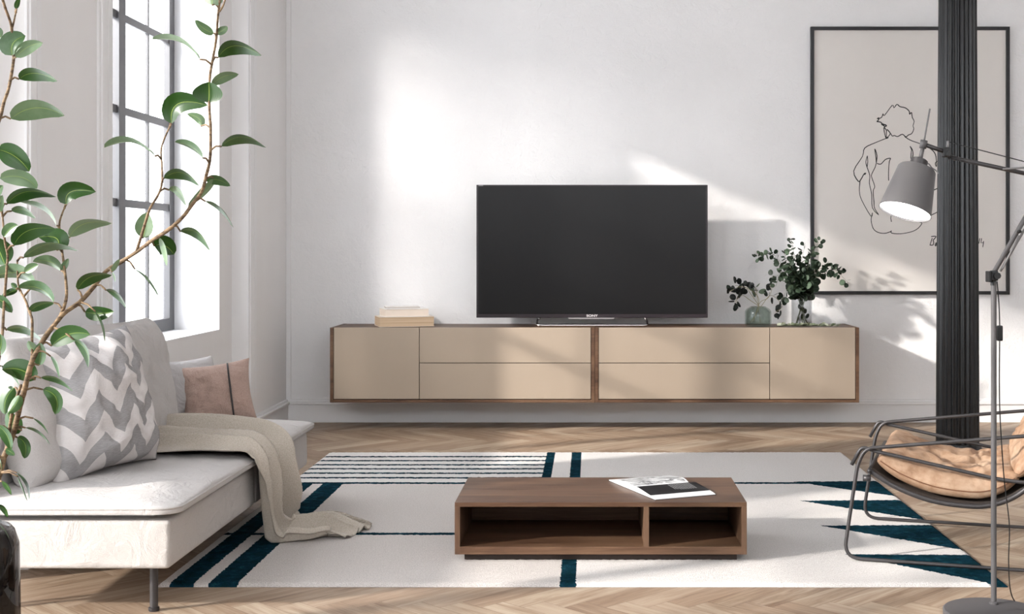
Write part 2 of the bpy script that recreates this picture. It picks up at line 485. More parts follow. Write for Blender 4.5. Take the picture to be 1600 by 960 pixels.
# ------------------------------------------------------------------ tv cabinets
YF = 8.865
def cabinet(x0, x1, cuts, door_left, label, name='tv_cabinet'):
    z0, z1 = .2015, .7215; t = .0235
    r = thing(name, (x0, YF, z0), label, 'cabinet', 'wall-hung television cabinets')
    c = MB()
    c.box((x0, YF, z0), (x0+t, YW, z1), .0012); c.box((x1-t, YF, z0), (x1, YW, z1), .0012)
    c.box((x0+t, YF+.004, z0), (x1-t, YW, z0+.02), .001)
    c.box((x0+t, YF+.021, z1-.022), (x1-t, YW, z1-.0015), .001)
    c.box((x0+t, YW-.02, z0+.02), (x1-t, YW, z1-.02)); c.box((x0+t, YF+.1, z0+.02), (x1-t, YF+.105, z1-.022))
    c.build('carcass', M['walnut'], r)
    a, bq = x0+t+.004, x1-t-.004; zb, zt = .2275, z1+.0005; zm = .4765; g = .0022
    if door_left: dr = (a, cuts-g); dw = (cuts+g, bq)
    else: dw = (a, cuts-g); dr = (cuts+g, bq)
    MB().box((dr[0], YF-.001, zb), (dr[1], YF+.019, zt), .0012).build('door', M['lacquer'], r)
    MB().box((dw[0], YF-.001, zm+g), (dw[1], YF+.019, zt), .0012).build('drawer', M['lacquer'], r)
    MB().box((dw[0], YF-.001, zb), (dw[1], YF+.019, zm-g), .0012).build('drawer', M['lacquer'], r)
    return r
cabinet(X(515.5, YF), X(929.2, YF), X(655.2, YF), True, 'left wall-hung cabinet, walnut case with taupe fronts, stack of books on it')
cabinet(X(929.6, YF), X(1342.5, YF), X(1202.7, YF), False, 'right wall-hung cabinet, walnut case with taupe fronts, vases of eucalyptus on it')
ZT = .7222

# ------------------------------------------------------------------ television
def television():
    Yt = 9.05; x0, x1 = X(744.3, Yt), X(1105.8, Yt); z0, z1 = Z(496.8, Yt), Z(289, Yt)
    r = thing('television', ((x0+x1)/2, Yt, ZT), 'large black flat television on a chrome loop stand across both cabinets', 'television')
    bez = plain('tv_bezel', (30, 20, 26), .35)
    c = MB(); c.box((x0, Yt, z0), (x1, Yt+.03, z1), .003); c.box((x0+.25, Yt+.03, z0+.08), (x1-.25, Yt+.065, z1-.25), .01)
    c.build('casing', bez, r)
    m = NT('tv_screen'); m.base(lin((14, 14, 15))); m.set('Roughness', .33); m.set('Specular IOR Level', .25)
    v = m.coord(); m.link(m.ramp(m.noise(v, 2, 2), [(.3, (.30, .30, .30, 1)), (.7, (.34, .34, .34, 1))]), m.b.inputs['Roughness'])
    MB().box((x0+.012, Yt-.002, z0+.026), (x1-.012, Yt+.004, z1-.008), .001).build('screen', m.m, r)
    # stand: chrome tube, front run on the cabinet, arms rising back to the casing
    a, b_ = X(839, 8.95), X(1011.5, 8.95); rr = .010
    zt = ZT+rr
    pts = round_path([(a+.018, Yt+.012, z0+.004), (a, Yt-.01, z0-.02), (a, 8.935, zt), (b_, 8.935, zt), (b_, Yt-.01, z0-.02), (b_-.018, Yt+.012, z0+.004)], .03)
    MB().tube(pts, rr*.9, 12).build('stand', M['chrome'], r, smooth=True)
    xa, xb = X(888, Yt), X(960, Yt)
    MB().box((xa, Yt-.006, z0-.009), (xb, Yt+.01, z0+.0005), .001).build('sensor_bar', M['grey_metal'], r)
    def text(s, size, loc, mat, nm, ext=.0005):
        cu = bpy.data.curves.new(nm, 'FONT'); cu.body = s; cu.size = size; cu.align_x = 'CENTER'; cu.extrude = ext; cu.offset = size*.02
        ob = bpy.data.objects.new(nm, cu); COL.objects.link(ob)
        dg = bpy.context.evaluated_depsgraph_get(); me = bpy.data.meshes.new_from_object(ob.evaluated_get(dg))
        bpy.data.objects.remove(ob); vs = [v.co.copy() for v in me.vertices]; fs = [tuple(p.vertices) for p in me.polygons]
        w_ = [Vector((loc[0]+v.x*1.35, loc[1]-v.z, loc[2]+v.y)) for v in vs]
        return obj(nm, w_, fs, mat, r)
    mt = plain('lettering', (205, 200, 202), .4)
    text('SONY', .022, ((x0+x1)/2, Yt-.001, z0+.007), mt, 'lettering')
    MB().box((x0+.016, Yt-.003, z1-.009), (x0+.048, Yt-.001, z1-.002)).build('badge', M['grey_metal'], r)
television()

# ------------------------------------------------------------------ books on the left cabinet
def page_mat():
    m = NT('page_edges'); m.set('Roughness', .9); m.set('Specular IOR Level', .1)
    v = m.coord(scale=(1, 1, 260)); n = m.noise(v, 1.0, 3)
    m.base(m.ramp(n, [(.3, lin((176, 150, 122))), (.6, lin((208, 184, 156)))])); m.bump(n, .2, .002); return m.m
M['page'] = page_mat()
M['cover_cream'] = plain('cream_cover', (226, 214, 200), .6)
M['cover_white'] = plain('white_cover', (232, 229, 225), .6)
def book(front, ang, w, d, z0, th, ct, pm, cm, label):
    """closed book: page block inside a cover (two boards and a spine at the back)"""
    Mx = Matrix.Translation((front[0], front[1], z0)) @ Matrix.Rotation(math.radians(ang), 4, 'Z')
    r = thing('book', (front[0], front[1], z0), label, 'book', 'books stacked on the left cabinet')
    MB().box((.003, .003, ct), (w-.003, d-.003, th-ct), .0008, Mx).build('page_block', pm, r)
    c = MB().box((0, 0, 0), (w, d, ct), .0006, Mx).box((0, 0, th-ct), (w, d, th), .0006, Mx).box((0, d-.003, 0), (w, d, th), .0006, Mx)
    c.build('cover', cm, r)
book((X(593, 8.905), 8.905), 17, .385, .262, ZT, .069, .0025, M['page'], M['cover_cream'], 'thickest cream book at the bottom of the stack')
book((X(602, 8.94), 8.94), 19, .31, .25, ZT+.0692, .054, .0025, plain('pale_pages', (228, 214, 200), .9), M['cover_white'], 'middle pale book between the thick one and the thin one')
book((X(603, 8.99), 8.99), 13, .24, .20, ZT+.1235, .014, .0018, plain('grey_pages', (196, 188, 182), .9), M['cover_white'], 'thin white booklet on top of the book stack')

# ------------------------------------------------------------------ coffee table
def coffee_table():
    y0, y1 = 5.09, 5.655; x0, x1 = -.5385, .6235; zt = .251; zb = .0437
    r = thing('coffee_table', ((x0+x1)/2, (y0+y1)/2, RZ), 'low dark walnut coffee table with two open compartments on the rug', 'coffee table')
    MB().box((x0, y0, zt-.018), (x1, y1, zt), .0015).build('tabletop', M['walnut'], r)
    MB().box((x0, y0, zb), (x0+.021, y1, zt-.018), .001).build('side_panel', M['walnutY'], r)
    MB().box((x1-.021, y0, zb), (x1, y1, zt-.018), .001).build('side_panel', M['walnutY'], r)
    xd = X(1010, y0)
    MB().box((xd-.0105, y0, zb+.03), (xd+.0105, y1-.05, zt-.018), .001).build('divider', M['walnutY'], r)
    MB().box((x0+.021, y0, zb), (x1-.021, y1, zb+.031), .001).build('shelf', M['walnut'], r)
    MB().box((x0+.021, y1-.06, zb+.031), (x1-.021, y1-.04, zt-.018)).build('back_panel', M['walnut'], r)
    MB().box((x0+.035, y0+.04, RZ-.004), (x1-.035, y1-.04, zb), .001).build('plinth', M['walnut_dark'], r)
coffee_table()

# open magazine on the table
def magazine():
    z = .2515
    sp = Vector((.172, 5.352, z)); ax = Vector((.177, -.429, 0)).normalized(); up = Vector((.429, .177, 0)).normalized()
    up = (up*.6+Vector((.254, .122, 0)).normalized()*.4).normalized()
    r = thing('magazine', sp, 'open magazine with a black page lying on the coffee table', 'magazine')
    H = .275; Wd = .235
    paper = plain('white_paper', (238, 238, 238), .6, vary=.01)
    def height(s):  # s 0 at spine 1 at outer edge
        return .004+.020*math.sin(min(1, s*3.2)*math.pi*.5)*(1-s)**.8+.004*(1-s)
    def page(side, d0, s0, s1, h0, h1, name, mat, parent, thick=True, n=26):
        v = []; f = []
        for i in range(n+1):
            s = s0+(s1-s0)*i/n; zz = height(s)+d0
            for hh in (h0, h1):
                v.append(sp+ax*side*s*Wd+up*hh*H+Vector((0, 0, zz)))
        for i in range(n): f.append((2*i, 2*i+2, 2*i+3, 2*i+1) if side > 0 else (2*i, 2*i+1, 2*i+3, 2*i+2))
        if thick:
            k = len(v)
            for i in range(n+1):
                for hh in (h0, h1):
                    s = s0+(s1-s0)*i/n; v.append(sp+ax*side*s*Wd+up*hh*H+Vector((0, 0, .0005)))
            for i in range(n):
                f.append((2*i, 2*i+2, k+2*i+2, k+2*i)); f.append((2*i+1, 2*i+3, k+2*i+3, k+2*i+1)); f.append((k+2*i, k+2*i+1, k+2*i+3, k+2*i+2))
            f.append((2*n, 2*n+1, k+2*n+1, k+2*n))
        return obj(name, v, f, mat, parent)
    page(1, 0, 0, 1, 0, 1, 'page_block', paper, r); page(-1, 0, 0, 1, 0, 1, 'page_block', paper, r)
    blk = plain('black_print', (22, 21, 23), .6, spec=.2, vary=.02)
    page(1, .0006, .14, .80, .0, 1, 'printed_panel', blk, r, False)
    # text block of small white words
    tm = plain('white_print', (215, 215, 215), .6); tb = MB()
    for row in range(11):
        hh0 = .62+.0
        for k in range(9):
            s = .24+.036*row; h_ = .50+.042*k
            if (row in (0, 10) and k < 2): continue
            q = [sp+ax*(s+a)*Wd+up*(h_+b_)*H+Vector((0, 0, height(s+a)+.0011)) for a, b_ in ((0, 0), (.008, 0), (.008, .030), (0, .030))]
            tb.add(q, [(0, 1, 2, 3)])
    tb.build('printed_text', tm, r)
    m = NT('photo_print'); m.set('Roughness', .5); v = m.coord(scale=(14, 22, 1))
    m.base(m.ramp(m.noise(v, 1.0, 6, .7, .8), [(.38, lin((60, 60, 62))), (.5, lin((190, 190, 190))), (.6, lin((236, 236, 236)))]))
    page(-1, .0006, .06, .9, .04, .97, 'printed_photo', m.m, r, False)
    cv = MB()
    for side in (1, -1):
        q = [sp+ax*side*a*Wd+up*b_*H for a, b_ in ((-.005, -.012), (1.02, -.012), (1.02, 1.01), (-.005, 1.01))]
        q2 = [p+Vector((0, 0, .0012)) for p in q]; q = [p+Vector((0, 0, -.0003)) for p in q]
        cv.add(q+q2, [(0, 1, 2, 3), (4, 5, 6, 7), (0, 1, 5, 4), (1, 2, 6, 5), (2, 3, 7, 6), (3, 0, 4, 7)])
    cv.build('cover', M['black'], r)
magazine()

# ------------------------------------------------------------------ picture
def picture():
    Yp = 9.325; x0, x1 = X(1267, Yp), X(1578, Yp); z0, z1 = Z(460.5, Yp), Z(41.5, Yp); t = .0245
    r = thing('framed_picture', ((x0+x1)/2, YW, z0), 'large black framed line drawing hanging on the plaster wall', 'picture')
    f = MB(); yb = YW-.002
    f.box((x0, Yp, z0), (x1, yb, z0+t), .001); f.box((x0, Yp, z1-t), (x1, yb, z1), .001)
    f.box((x0, Yp, z0+t), (x0+t, yb, z1-t), .001); f.box((x1-t, Yp, z0+t), (x1, yb, z1-t), .001)
    f.build('frame', M['frame_black'], r)
    Yq = Yp+.018
    MB().box((x0+t, Yq, z0+t), (x1-t, Yq+.004, z1-t)).build('paper', plain('drawing_paper', (228, 223, 218), .85, vary=.01), r)
    K = lambda pts: [(1320+a/4.175, 150+b_/4.175) for a, b_ in pts]
    st = [K(p) for p in (
        [(215, 150), (240, 140), (250, 115), (258, 128), (310, 60), (320, 78), (340, 55), (360, 70), (395, 78), (420, 100), (422, 120), (435, 108), (440, 140), (452, 165), (445, 195), (450, 215), (437, 245), (415, 255), (398, 267), (375, 250), (345, 265), (322, 258), (310, 262), (295, 240), (275, 218)],
        [(210, 150), (222, 142), (218, 160), (208, 167), (235, 172), (245, 188), (238, 180), (265, 190), (272, 196), (255, 210), (268, 275), (285, 270)],
        [(258, 205), (272, 225), (270, 275)], [(275, 218), (295, 240), (290, 258), (270, 275)], [(240, 185), (262, 200), (250, 190), (268, 188)],
        [(280, 273), (200, 305), (130, 340), (115, 395), (58, 490), (88, 557), (105, 545), (125, 510), (138, 503), (128, 515)],
        [(100, 548), (95, 620), (110, 680), (170, 785), (180, 762), (175, 785), (172, 815), (185, 865), (215, 890), (260, 897), (300, 885), (303, 880), (305, 895), (360, 900), (430, 888), (470, 870), (495, 845), (502, 828), (485, 822)],
        [(147, 390), (137, 430), (145, 465), (163, 520), (160, 570), (175, 640), (180, 730), (222, 777), (195, 735), (190, 690), (185, 620), (195, 590), (175, 530), (178, 505), (205, 440), (195, 345), (210, 390), (205, 438)],
        [(147, 390), (150, 430), (145, 465)],
        [(210, 440), (235, 445), (265, 415), (298, 407), (290, 430), (285, 500), (286, 553)],
        [(302, 775), (300, 800), (304, 822)],
        [(390, 265), (430, 290), (500, 315), (560, 345), (590, 380), (598, 430), (598, 462), (590, 440), (612, 432), (660, 520), (672, 600), (640, 620)],
        [(425, 328), (435, 350), (430, 410)], [(425, 328), (440, 350), (445, 380), (440, 410)],
        [(520, 640), (565, 622), (612, 600)], [(500, 820), (540, 790), (612, 752), (650, 700), (655, 640)],
    )]
    Q = lambda pts: [(1430+a/13.33, 350+b_/13.33) for a, b_ in pts]
    st += [Q(p) for p in ([(330, 265), (435, 262), (375, 340), (385, 380), (370, 440), (300, 440)], [(355, 295), (310, 430)],
                          [(440, 385), (415, 440), (430, 460), (455, 400), (485, 385)],
                          [(1345, 300), (1325, 410)], [(1380, 300), (1370, 400), (1410, 390)], [(1425, 360), (1408, 485)])]
    d = MB()
    for k, s in enumerate(st):
        pts = [P(a, b_, Yq) for a, b_ in s]
        if len(pts) > 3: pts = smooth_path(pts, 3)
        pts = [Vector((p.x, Yq-.0006, p.z)) for p in pts]
        d.tube(pts, [.0033+.0012*noise.noise(p*9) for p in pts], 6, flat=.25 if False else 1)
    for v in d.v: v.y = Yq-.0003+(v.y-Yq+.0006)*.1
    d.build('ink_drawing', M['black'], r)
picture()

# ------------------------------------------------------------------ fluted column
def column():
    cx, cy = 2.228, 7.76; n = 24; r = thing('fluted_column', (cx, cy, 0), 'black fluted cast iron column in front of the framed drawing', 'column')
    def ring(rad, z, per=8):
        out = []
        for k in range(n*per):
            a = 2*math.pi*k/(n*per); u = (k % per)/per
            dd = 0 if (u < .18) else -math.sin((u-.18)/.82*math.pi)*.085
            out.append(Vector((cx+math.cos(a)*rad*(1+dd), cy+math.sin(a)*rad*(1+dd), z)))
        return out
    v = []; f = []; zs = [0.09, .5, 1.2, 2.0, 2.77, 3.84]; rs = [.127, .126, .1225, .117, .1125, .108]
    m = n*8
    for z, q in zip(zs, rs): v += ring(q, z)
    for i in range(len(zs)-1):
        for k in range(m):
            l = (k+1) % m; f.append((i*m+k, i*m+l, (i+1)*m+l, (i+1)*m+k))
    o = obj('shaft', v, f, M['cast_iron'], r); auto_smooth(o, 30)
    o = MB().lathe([(.15, 0), (.15, .03), (.142, .035), (.142, .06), (.13, .09)], (cx, cy, 0), 48).build('base', M['cast_iron'], r); auto_smooth(o)
    o = MB().lathe([(.108, 3.84), (.15, 3.86), (.16, 3.9)], (cx, cy, 0), 48).build('capital', M['cast_iron'], r); auto_smooth(o)
column()

# ------------------------------------------------------------------ sofa
M['linen'] = mat_fabric('light_linen', (196, 191, 188), wrinkle=.42)
M['linen_base'] = mat_fabric('light_linen_cover', (193, 187, 182), wrinkle=.34)
def soft_slab(x0, x1, y0, y1, z0, z1, crown, rc, nx=40, ny=60, edge=.45, seed=0, amp=.006):
    """upholstered slab: rounded plan corners, soft top and piped rim. returns verts, faces, rim"""
    cx, cy = (x0+x1)/2, (y0+y1)/2; hx, hy = (x1-x0)/2, (y1-y0)/2
    def plan(u, v):  # square to rounded rectangle
        px, py = u*hx, v*hy
        ax, ay = abs(px), abs(py)
        if ax > hx-rc and ay > hy-rc:
            k = max((ax-(hx-rc))/rc, (ay-(hy-rc))/rc); dx, dy = ax-(hx-rc), ay-(hy-rc)
            L = math.hypot(dx, dy)
            if L > 1e-9:
                s = rc*k/L; ax = hx-rc+dx*s; ay = hy-rc+dy*s
        return cx+math.copysign(ax, px), cy+math.copysign(ay, py)
    def ease(i, n):
        t = -1+2*i/n; return math.copysign(1-(1-abs(t))**1.6, t)
    V = []; Fc = []
    for j in range(ny+1):
        for i in range(nx+1):
            u, v = ease(i, nx), ease(j, ny)
            x, y = plan(u, v)
            d = (1-abs(u)**6)*(1-abs(v)**6); e_ = min(1, max(0, d))**edge
            z = z1+crown*e_*(1-.25*(u*u+v*v)/2)+amp*e_*(noise.noise(Vector((x*5, y*5, seed)))+.6*noise.noise(Vector((x*11, y*7, seed+3))))
            V.append((x, y, z))
    for j in range(ny):
        for i in range(nx):
            a = j*(nx+1)+i; Fc.append((a, a+1, a+nx+2, a+nx+1))
    rim = [j for j in range(nx+1)]+[j*(nx+1)+nx for j in range(1, ny+1)]+[ny*(nx+1)+i for i in range(nx-1, -1, -1)]+[j*(nx+1) for j in range(ny-1, 0, -1)]
    prev = rim; m = len(rim)
    for k, (sc, zz) in enumerate(((1.004, z1-.3*(z1-z0)), (1.003, z0+.25*(z1-z0)), (.995, z0), (.9, z0-.0005))):
        cur = []
        for q in rim:
            p = Vector(V[q]); cur.append(len(V)); V.append((cx+(p.x-cx)*sc, cy+(p.y-cy)*(1+(sc-1)*.5), zz))
        for i in range(m):
            l = (i+1) % m; Fc.append((prev[i], prev[l], cur[l], cur[i])[::-1])
        prev = cur
    Fc.append(tuple(prev))
    return V, Fc, [Vector(V[q]) for q in rim]
def base_block(mb, x0, x1, y0, y1, z0, z1, seed):
    bm = bmesh.new(); bmesh.ops.create_cube(bm, size=1)
    for v in bm.verts: v.co = Vector(((x0+x1)/2+v.co.x*(x1-x0), (y0+y1)/2+v.co.y*(y1-y0), (z0+z1)/2+v.co.z*(z1-z0)))
    bmesh.ops.bevel(bm, geom=bm.edges[:], offset=.016, segments=3, profile=.6, affect='EDGES')
    bmesh.ops.subdivide_edges(bm, edges=[e for e in bm.edges if e.calc_length() > .1], cuts=26, use_grid_fill=True)
    for v in bm.verts:
        p = v.co; n_ = noise.noise(Vector((p.x*7, p.y*7, p.z*7+seed)))+.7*noise.noise(Vector((p.x*17, p.y*17, p.z*14+seed)))
        if p.z > z0+.02 and p.z < z1-.02: v.co += v.normal*0 + Vector((.0035*n_ if abs(p.x-x1) < .02 else 0, -.0035*n_ if abs(p.y-y0) < .02 else 0, 0))
    bm.verts.index_update()
    mb.add([v.co.copy() for v in bm.verts], [[v.index for v in f.verts] for f in bm.faces]); bm.free()

def pillow_mesh(c, right, up, w, h, t, seed=0, n=44, pinch=.07, wr=.010, bottom_squash=0, corner=2.2, power=.42):
    right = Vector(right).normalized(); up = Vector(up); up = (up-right*up.dot(right)).normalized(); nn = right.cross(up)
    c = Vector(c); V = []; Fc = []; UV = []
    for side in (1, -1):
        b0 = len(V)
        for j in range(n+1):
            for i in range(n+1):
                a = -1+2*i/n; b_ = -1+2*j/n
                u = math.sin(a*math.pi/2)*.55+a*.45; v = math.sin(b_*math.pi/2)*.55+b_*.45
                e_ = max(0, (1-abs(u)**corner)*(1-abs(v)**corner))**power
                pu = 1-pinch*(1-v*v)*(1 if abs(u) > 0 else 0); pv = 1-pinch*(1-u*u)
                x = u*w/2*(1-pinch*(1-v*v)*abs(u)**2); y = v*h/2*(1-pinch*(1-u*u)*abs(v)**2)
                q = Vector((u*2.6+seed, v*2.6, side*1.7+seed))
                radial = noise.noise(Vector((math.atan2(v, u)*2.2+seed, (abs(u)+abs(v))*1.0, seed)))
                dz = t/2*e_+wr*e_*(noise.noise(q)+.6*noise.noise(q*2.3))+wr*.8*radial*max(abs(u), abs(v))*min(1, e_*3)
                y2 = y
                p = c+right*x+up*y2+nn*side*dz
                V.append(p); UV.append(((u+1)/2, (v+1)/2))
        for j in range(n):
            for i in range(n):
                a = b0+j*(n+1)+i; q = (a, a+1, a+n+2, a+n+1); Fc.append(q if side > 0 else q[::-1])
    return V, Fc, UV
def weld(o, d=.0004):
    bm = bmesh.new(); bm.from_mesh(o.data); bmesh.ops.remove_doubles(bm, verts=bm.verts, dist=d); bm.to_mesh(o.data); bm.free()
    for p in o.data.polygons: p.use_smooth = True
    return o

SX0, SX1 = -2.205, -1.43
def sofa():
    r = thing('sofa', (-1.82, 5.4, 0), 'long low sofa in off-white linen with dark metal legs under the window', 'sofa')
    for k, (y0, y1) in enumerate(((4.35, 5.462), (5.478, 6.47))):
        b = MB(); base_block(b, SX0, SX1, y0, y1, .169, .333, k*9)
        auto_smooth(b.build('base', M['linen_base'], r), 50)
        bx = MB().box((SX0+.01, y0+.08, .328), (SX1-.08, y1-.08, .37)).build('inner_deck', M['linen_base'], r)
        V, Fc, rim = soft_slab(SX0, -1.395, y0-.02, y1+(.008 if k == 0 else .05), .357, .378, .034, .07, seed=k*5+1, amp=.009)
        cu = obj('seat_cushion', V, Fc, M['linen'], r); auto_smooth(cu, 60)
        MB().tube([Vector((p.x, p.y, .377)) for p in rim], .0042, 6, closed=True).build('piping', M['linen_base'], cu, smooth=True)
    # backrest upholstered frame along the wall
    b = MB(); base_block(b, SX0, -2.10, 4.38, 5.9, .334, .70, 4); auto_smooth(b.build('backrest', M['linen_base'], r), 50)
    def leg(x, y, zf=0.0):
        q = MB().lathe([(.017, zf), (.019, zf+.004), (.019, zf+.012), (.014, zf+.015), (.014, .169)], (x, y, 0), 20).build('leg', M['dark_metal'], r); auto_smooth(q)
    leg(X(240.5, 4.45), 4.45); leg(-2.12, 4.45); leg(-1.475, 6.14, RZ); leg(-2.12, 6.3)
    for c, rt, up, w, h, t, sd in (((-2.055, 4.86, .665), (.02, 1, .0), (-.22, 0, 1), .62, .56, .21, 3.1), ((-2.02, 5.60, .665), (.08, 1, 0), (-.22, 0, 1), .64, .57, .24, 8.4)):
        V, Fc, UV = pillow_mesh(c, rt, up, w, h, t, sd, pinch=.03, wr=.014, corner=4, power=.4)
        weld(obj('back_cushion', V, Fc, M['linen'], r))
sofa()

# pillows ----------------------------------------------------------
def zigzag_mat():
    m = NT('zigzag_fabric'); m.set('Roughness', .95); m.set('Specular IOR Level', .1)
    uv = m.node('ShaderNodeUVMap', uv_map='uv'); s = m.node('ShaderNodeSeparateXYZ'); m.link(uv.outputs[0], s.inputs[0])
    u, v = s.outputs[0], s.outputs[1]
    tri = m.math('PINGPONG', m.math('MULTIPLY', u, 1.0), .145)
    w_ = m.math('MULTIPLY_ADD', tri, 1.25, v)
    st = m.math('GREATER_THAN', m.math('FRACT', m.math('MULTIPLY', w_, 3.5)), .5)
    mp = m.node('ShaderNodeMapping'); mp.inputs['Scale'].default_value = (30, 300, 1); mp.inputs['Rotation'].default_value = (0, 0, .7); m.link(uv.outputs[0], mp.inputs[0])
    n = m.noise(mp.outputs[0], 1.0, 3)
    g = m.ramp(n, [(.3, lin((140, 138, 138))), (.7, lin((168, 165, 165)))])
    l = m.ramp(n, [(.3, lin((204, 199, 197))), (.7, lin((214, 209, 207)))])
    m.base(m.mix(st, l, g)); vo = m.coord()
    m.bump(m.math('MULTIPLY_ADD', m.noise(vo, 500, 1), .05, m.math('MULTIPLY', m.noise(vo, 11, 5, .6, 1.3), .4)), .5, .03)
    return m.m
def pillow(name, label, c, rt, up, w, h, t, mat, seed, cat='pillow', **k):
    V, Fc, UV = pillow_mesh(c, rt, up, w, h, t, seed, **k)
    o = thing(name, c, label, cat)
    return o, weld(obj('cushion_body', V, Fc, mat, o, uvs={'uv': UV}))
o, bd = pillow('pillow', 'big plump pillow with grey and white zigzag pattern, nearest on the sofa', (-1.915, 4.92, .668), (.36, .93, .05), (-.24, .06, 1), .55, .56, .34, zigzag_mat(), 1.7, pinch=.09, wr=.038, corner=2.1, power=.5)
o2, bd = pillow('pillow', 'small plain light grey pillow standing between the zigzag pillow and the pink one', (-2.02, 6.31, .558), (.55, .83, 0), (-.22, .0, 1), .44, .33, .24, mat_fabric('soft_grey_cotton', (190, 186, 185), wrinkle=.5), 5.2, corner=2.0, pinch=.10, power=.52, wr=.016)
pinkm = mat_fabric('dusty_pink_linen', (192, 166, 154), wrinkle=.4, c2=(172, 146, 134))
pc, prt, pup = Vector((-1.828, 6.27, .556)), Vector((.95, .28, .12)), Vector((-.28, .14, 1))
PW, PH, PT, PCN = .345, .30, .17, 2.2
o3, bd = pillow('pillow', 'small dusty pink pillow with a dark vertical stripe at the far end of the sofa', pc, prt, pup, PW, PH, PT, pinkm, 2.9, pinch=.09, corner=PCN, power=.5, wr=.012)
# dark ribbon stitched over the pillow front
def ribbon():
    right = prt.normalized(); up = (pup-right*pup.dot(right)).normalized(); nn = right.cross(up)
    w, h, t = PW, PH, PT; v = []; f = []; n = 40
    for i in range(n+1):
        b_ = -1+2*i/n
        for a in (.36, .405):
            e_ = max(0, (1-abs(a)**PCN)*(1-abs(b_)**PCN))**.5
            for k, s in ((0, 1), (1, -1)):
                pass
            x = a*w/2; y = b_*h/2*(1-.09*(1-a*a)*b_*b_)
            v.append(pc+right*x+up*y-nn*0+nn*(t/2*e_+.009))
    sgn = 1 if nn.y < 0 else -1
    if sgn < 0: v = [p-2*nn*((p-pc).dot(nn)) for p in v]
    for i in range(n): f.append((2*i, 2*i+1, 2*i+3, 2*i+2))
    rb = obj('ribbon', v, f, plain('dark_ribbon', (62, 58, 58), .8), o3, smooth=True)
    md = rb.modifiers.new('s', 'SOLIDIFY'); md.thickness = .006; md.offset = -1
ribbon()

# throw blanket ----------------------------------------------------
def throw():
    m = NT('beige_knit'); m.set('Roughness', 1); m.set('Specular IOR Level', .05); m.set('Sheen Weight', .2)
    uv = m.node('ShaderNodeUVMap', uv_map='uv'); s = m.node('ShaderNodeSeparateXYZ'); m.link(uv.outputs[0], s.inputs[0])
    n = m.noise(m.coord(), 240, 2)
    m.base(m.ramp(n, [(.3, lin((168, 159, 146))), (.7, lin((190, 181, 169)))]))
    rib = m.math('SINE', m.math('MULTIPLY', m.math('ADD', s.outputs[1], m.math('MULTIPLY', s.outputs[0], .35)), 620))
    edge = m.math('GREATER_THAN', s.outputs[0], .86)
    h = m.math('ADD', m.math('MULTIPLY', m.math('MULTIPLY', rib, edge), .5), m.math('MULTIPLY', n, .5))
    m.bump(h, .6, .004)
    # centre line, across vector, half width, fold amplitude
    K = [((-2.02, 5.52, .470), (.1, 1, .02), .30, .020),
         ((-1.86, 5.50, .470), (.0, 1, .03), .31, .032),
         ((-1.68, 5.49, .468), (-.05, 1, .03), .30, .036),
         ((-1.53, 5.49, .462), (-.1, 1, .0), .29, .036),
         ((-1.42, 5.50, .450), (-.05, 1, 0), .28, .034),
         ((-1.358, 5.50, .405), (0, 1, 0), .255, .034),
         ((-1.345, 5.51, .33), (0, 1, 0), .225, .038),
         ((-1.345, 5.53, .22), (.02, 1, 0), .20, .042),
         ((-1.340, 5.55, .12), (.05, 1, 0), .185, .042),
         ((-1.315, 5.56, .060), (.1, 1, 0), .185, .034),
         ((-1.25, 5.57, .050), (.18, 1, 0), .18, .028),
         ((-1.16, 5.62, .052), (.25, 1, 0), .165, .024),
         ((-1.08, 5.62, .040), (.45, 1, 0), .15, .012),
         ((-1.01, 5.60, .030), (.45, 1, 0), .14, .006)]
    cen = smooth_path([k[0] for k in K], 12); acr = smooth_path([k[1] for k in K], 12)
    hw = [q.x for q in smooth_path([(k[2], k[3], 0) for k in K], 12)]; am = [q.y for q in smooth_path([(k[2], k[3], 0) for k in K], 12)]
    nt = 96; V = []; Fc = []; UV = []; N = len(cen)
    for i in range(N):
        T = (cen[min(i+1, N-1)]-cen[max(i-1, 0)]).normalized(); A = acr[i].normalized(); A = (A-T*A.dot(T)).normalized(); Nn = T.cross(A)
        if Nn.z < 0 and abs(Nn.z) > .3: Nn = -Nn
        if abs(Nn.z) <= .3 and Nn.x < 0: Nn = -Nn
        sI = i/N
        for j in range(nt+1):
            t = -1+2*j/nt
            ph = 1.6*noise.noise(Vector((sI*3.0, 0, 4)))+sI*2.2
            fold = 1.5*(1-2*abs(math.sin(t*(4.0+1.6*min(1,sI*2))+ph*.7+.9*math.sin(t*2.1+sI*5)))**1.2)+.6*math.sin(t*13+ph*1.7)
            side = .035*math.sin(t*7.4+ph+1.2)
            d = am[i]*fold*(1-.5*abs(t)**4)+.012*noise.noise(Vector((sI*9, t*3, 1)))
            p = cen[i]+A*(hw[i]*t+side*.5)+Nn*(d)
            # keep clear of the seat, the floor and the sofa front
            if p.x < -1.40 and p.z < .43: p.z = .428+.006*math.sin(j*.5)
            if p.x >= -1.40 and p.x < -1.372 and p.z < .40: p.x = -1.372
            if p.z < .022: p.z = .022+.003*math.sin(j*.7+i*.3)
            V.append(p); UV.append(((t+1)/2, sI))
    for i in range(N-1):
        for j in range(nt):
            a = i*(nt+1)+j; Fc.append((a, a+1, a+nt+2, a+nt+1))
    o = obj('throw_blanket', V, Fc, m.m, smooth=True, uvs={'uv': UV})
    tag(o, 'beige knitted throw draped over the sofa edge down to the rug', 'blanket')
    md = o.modifiers.new('s', 'SOLIDIFY'); md.thickness = .006; md.offset = 1
throw()

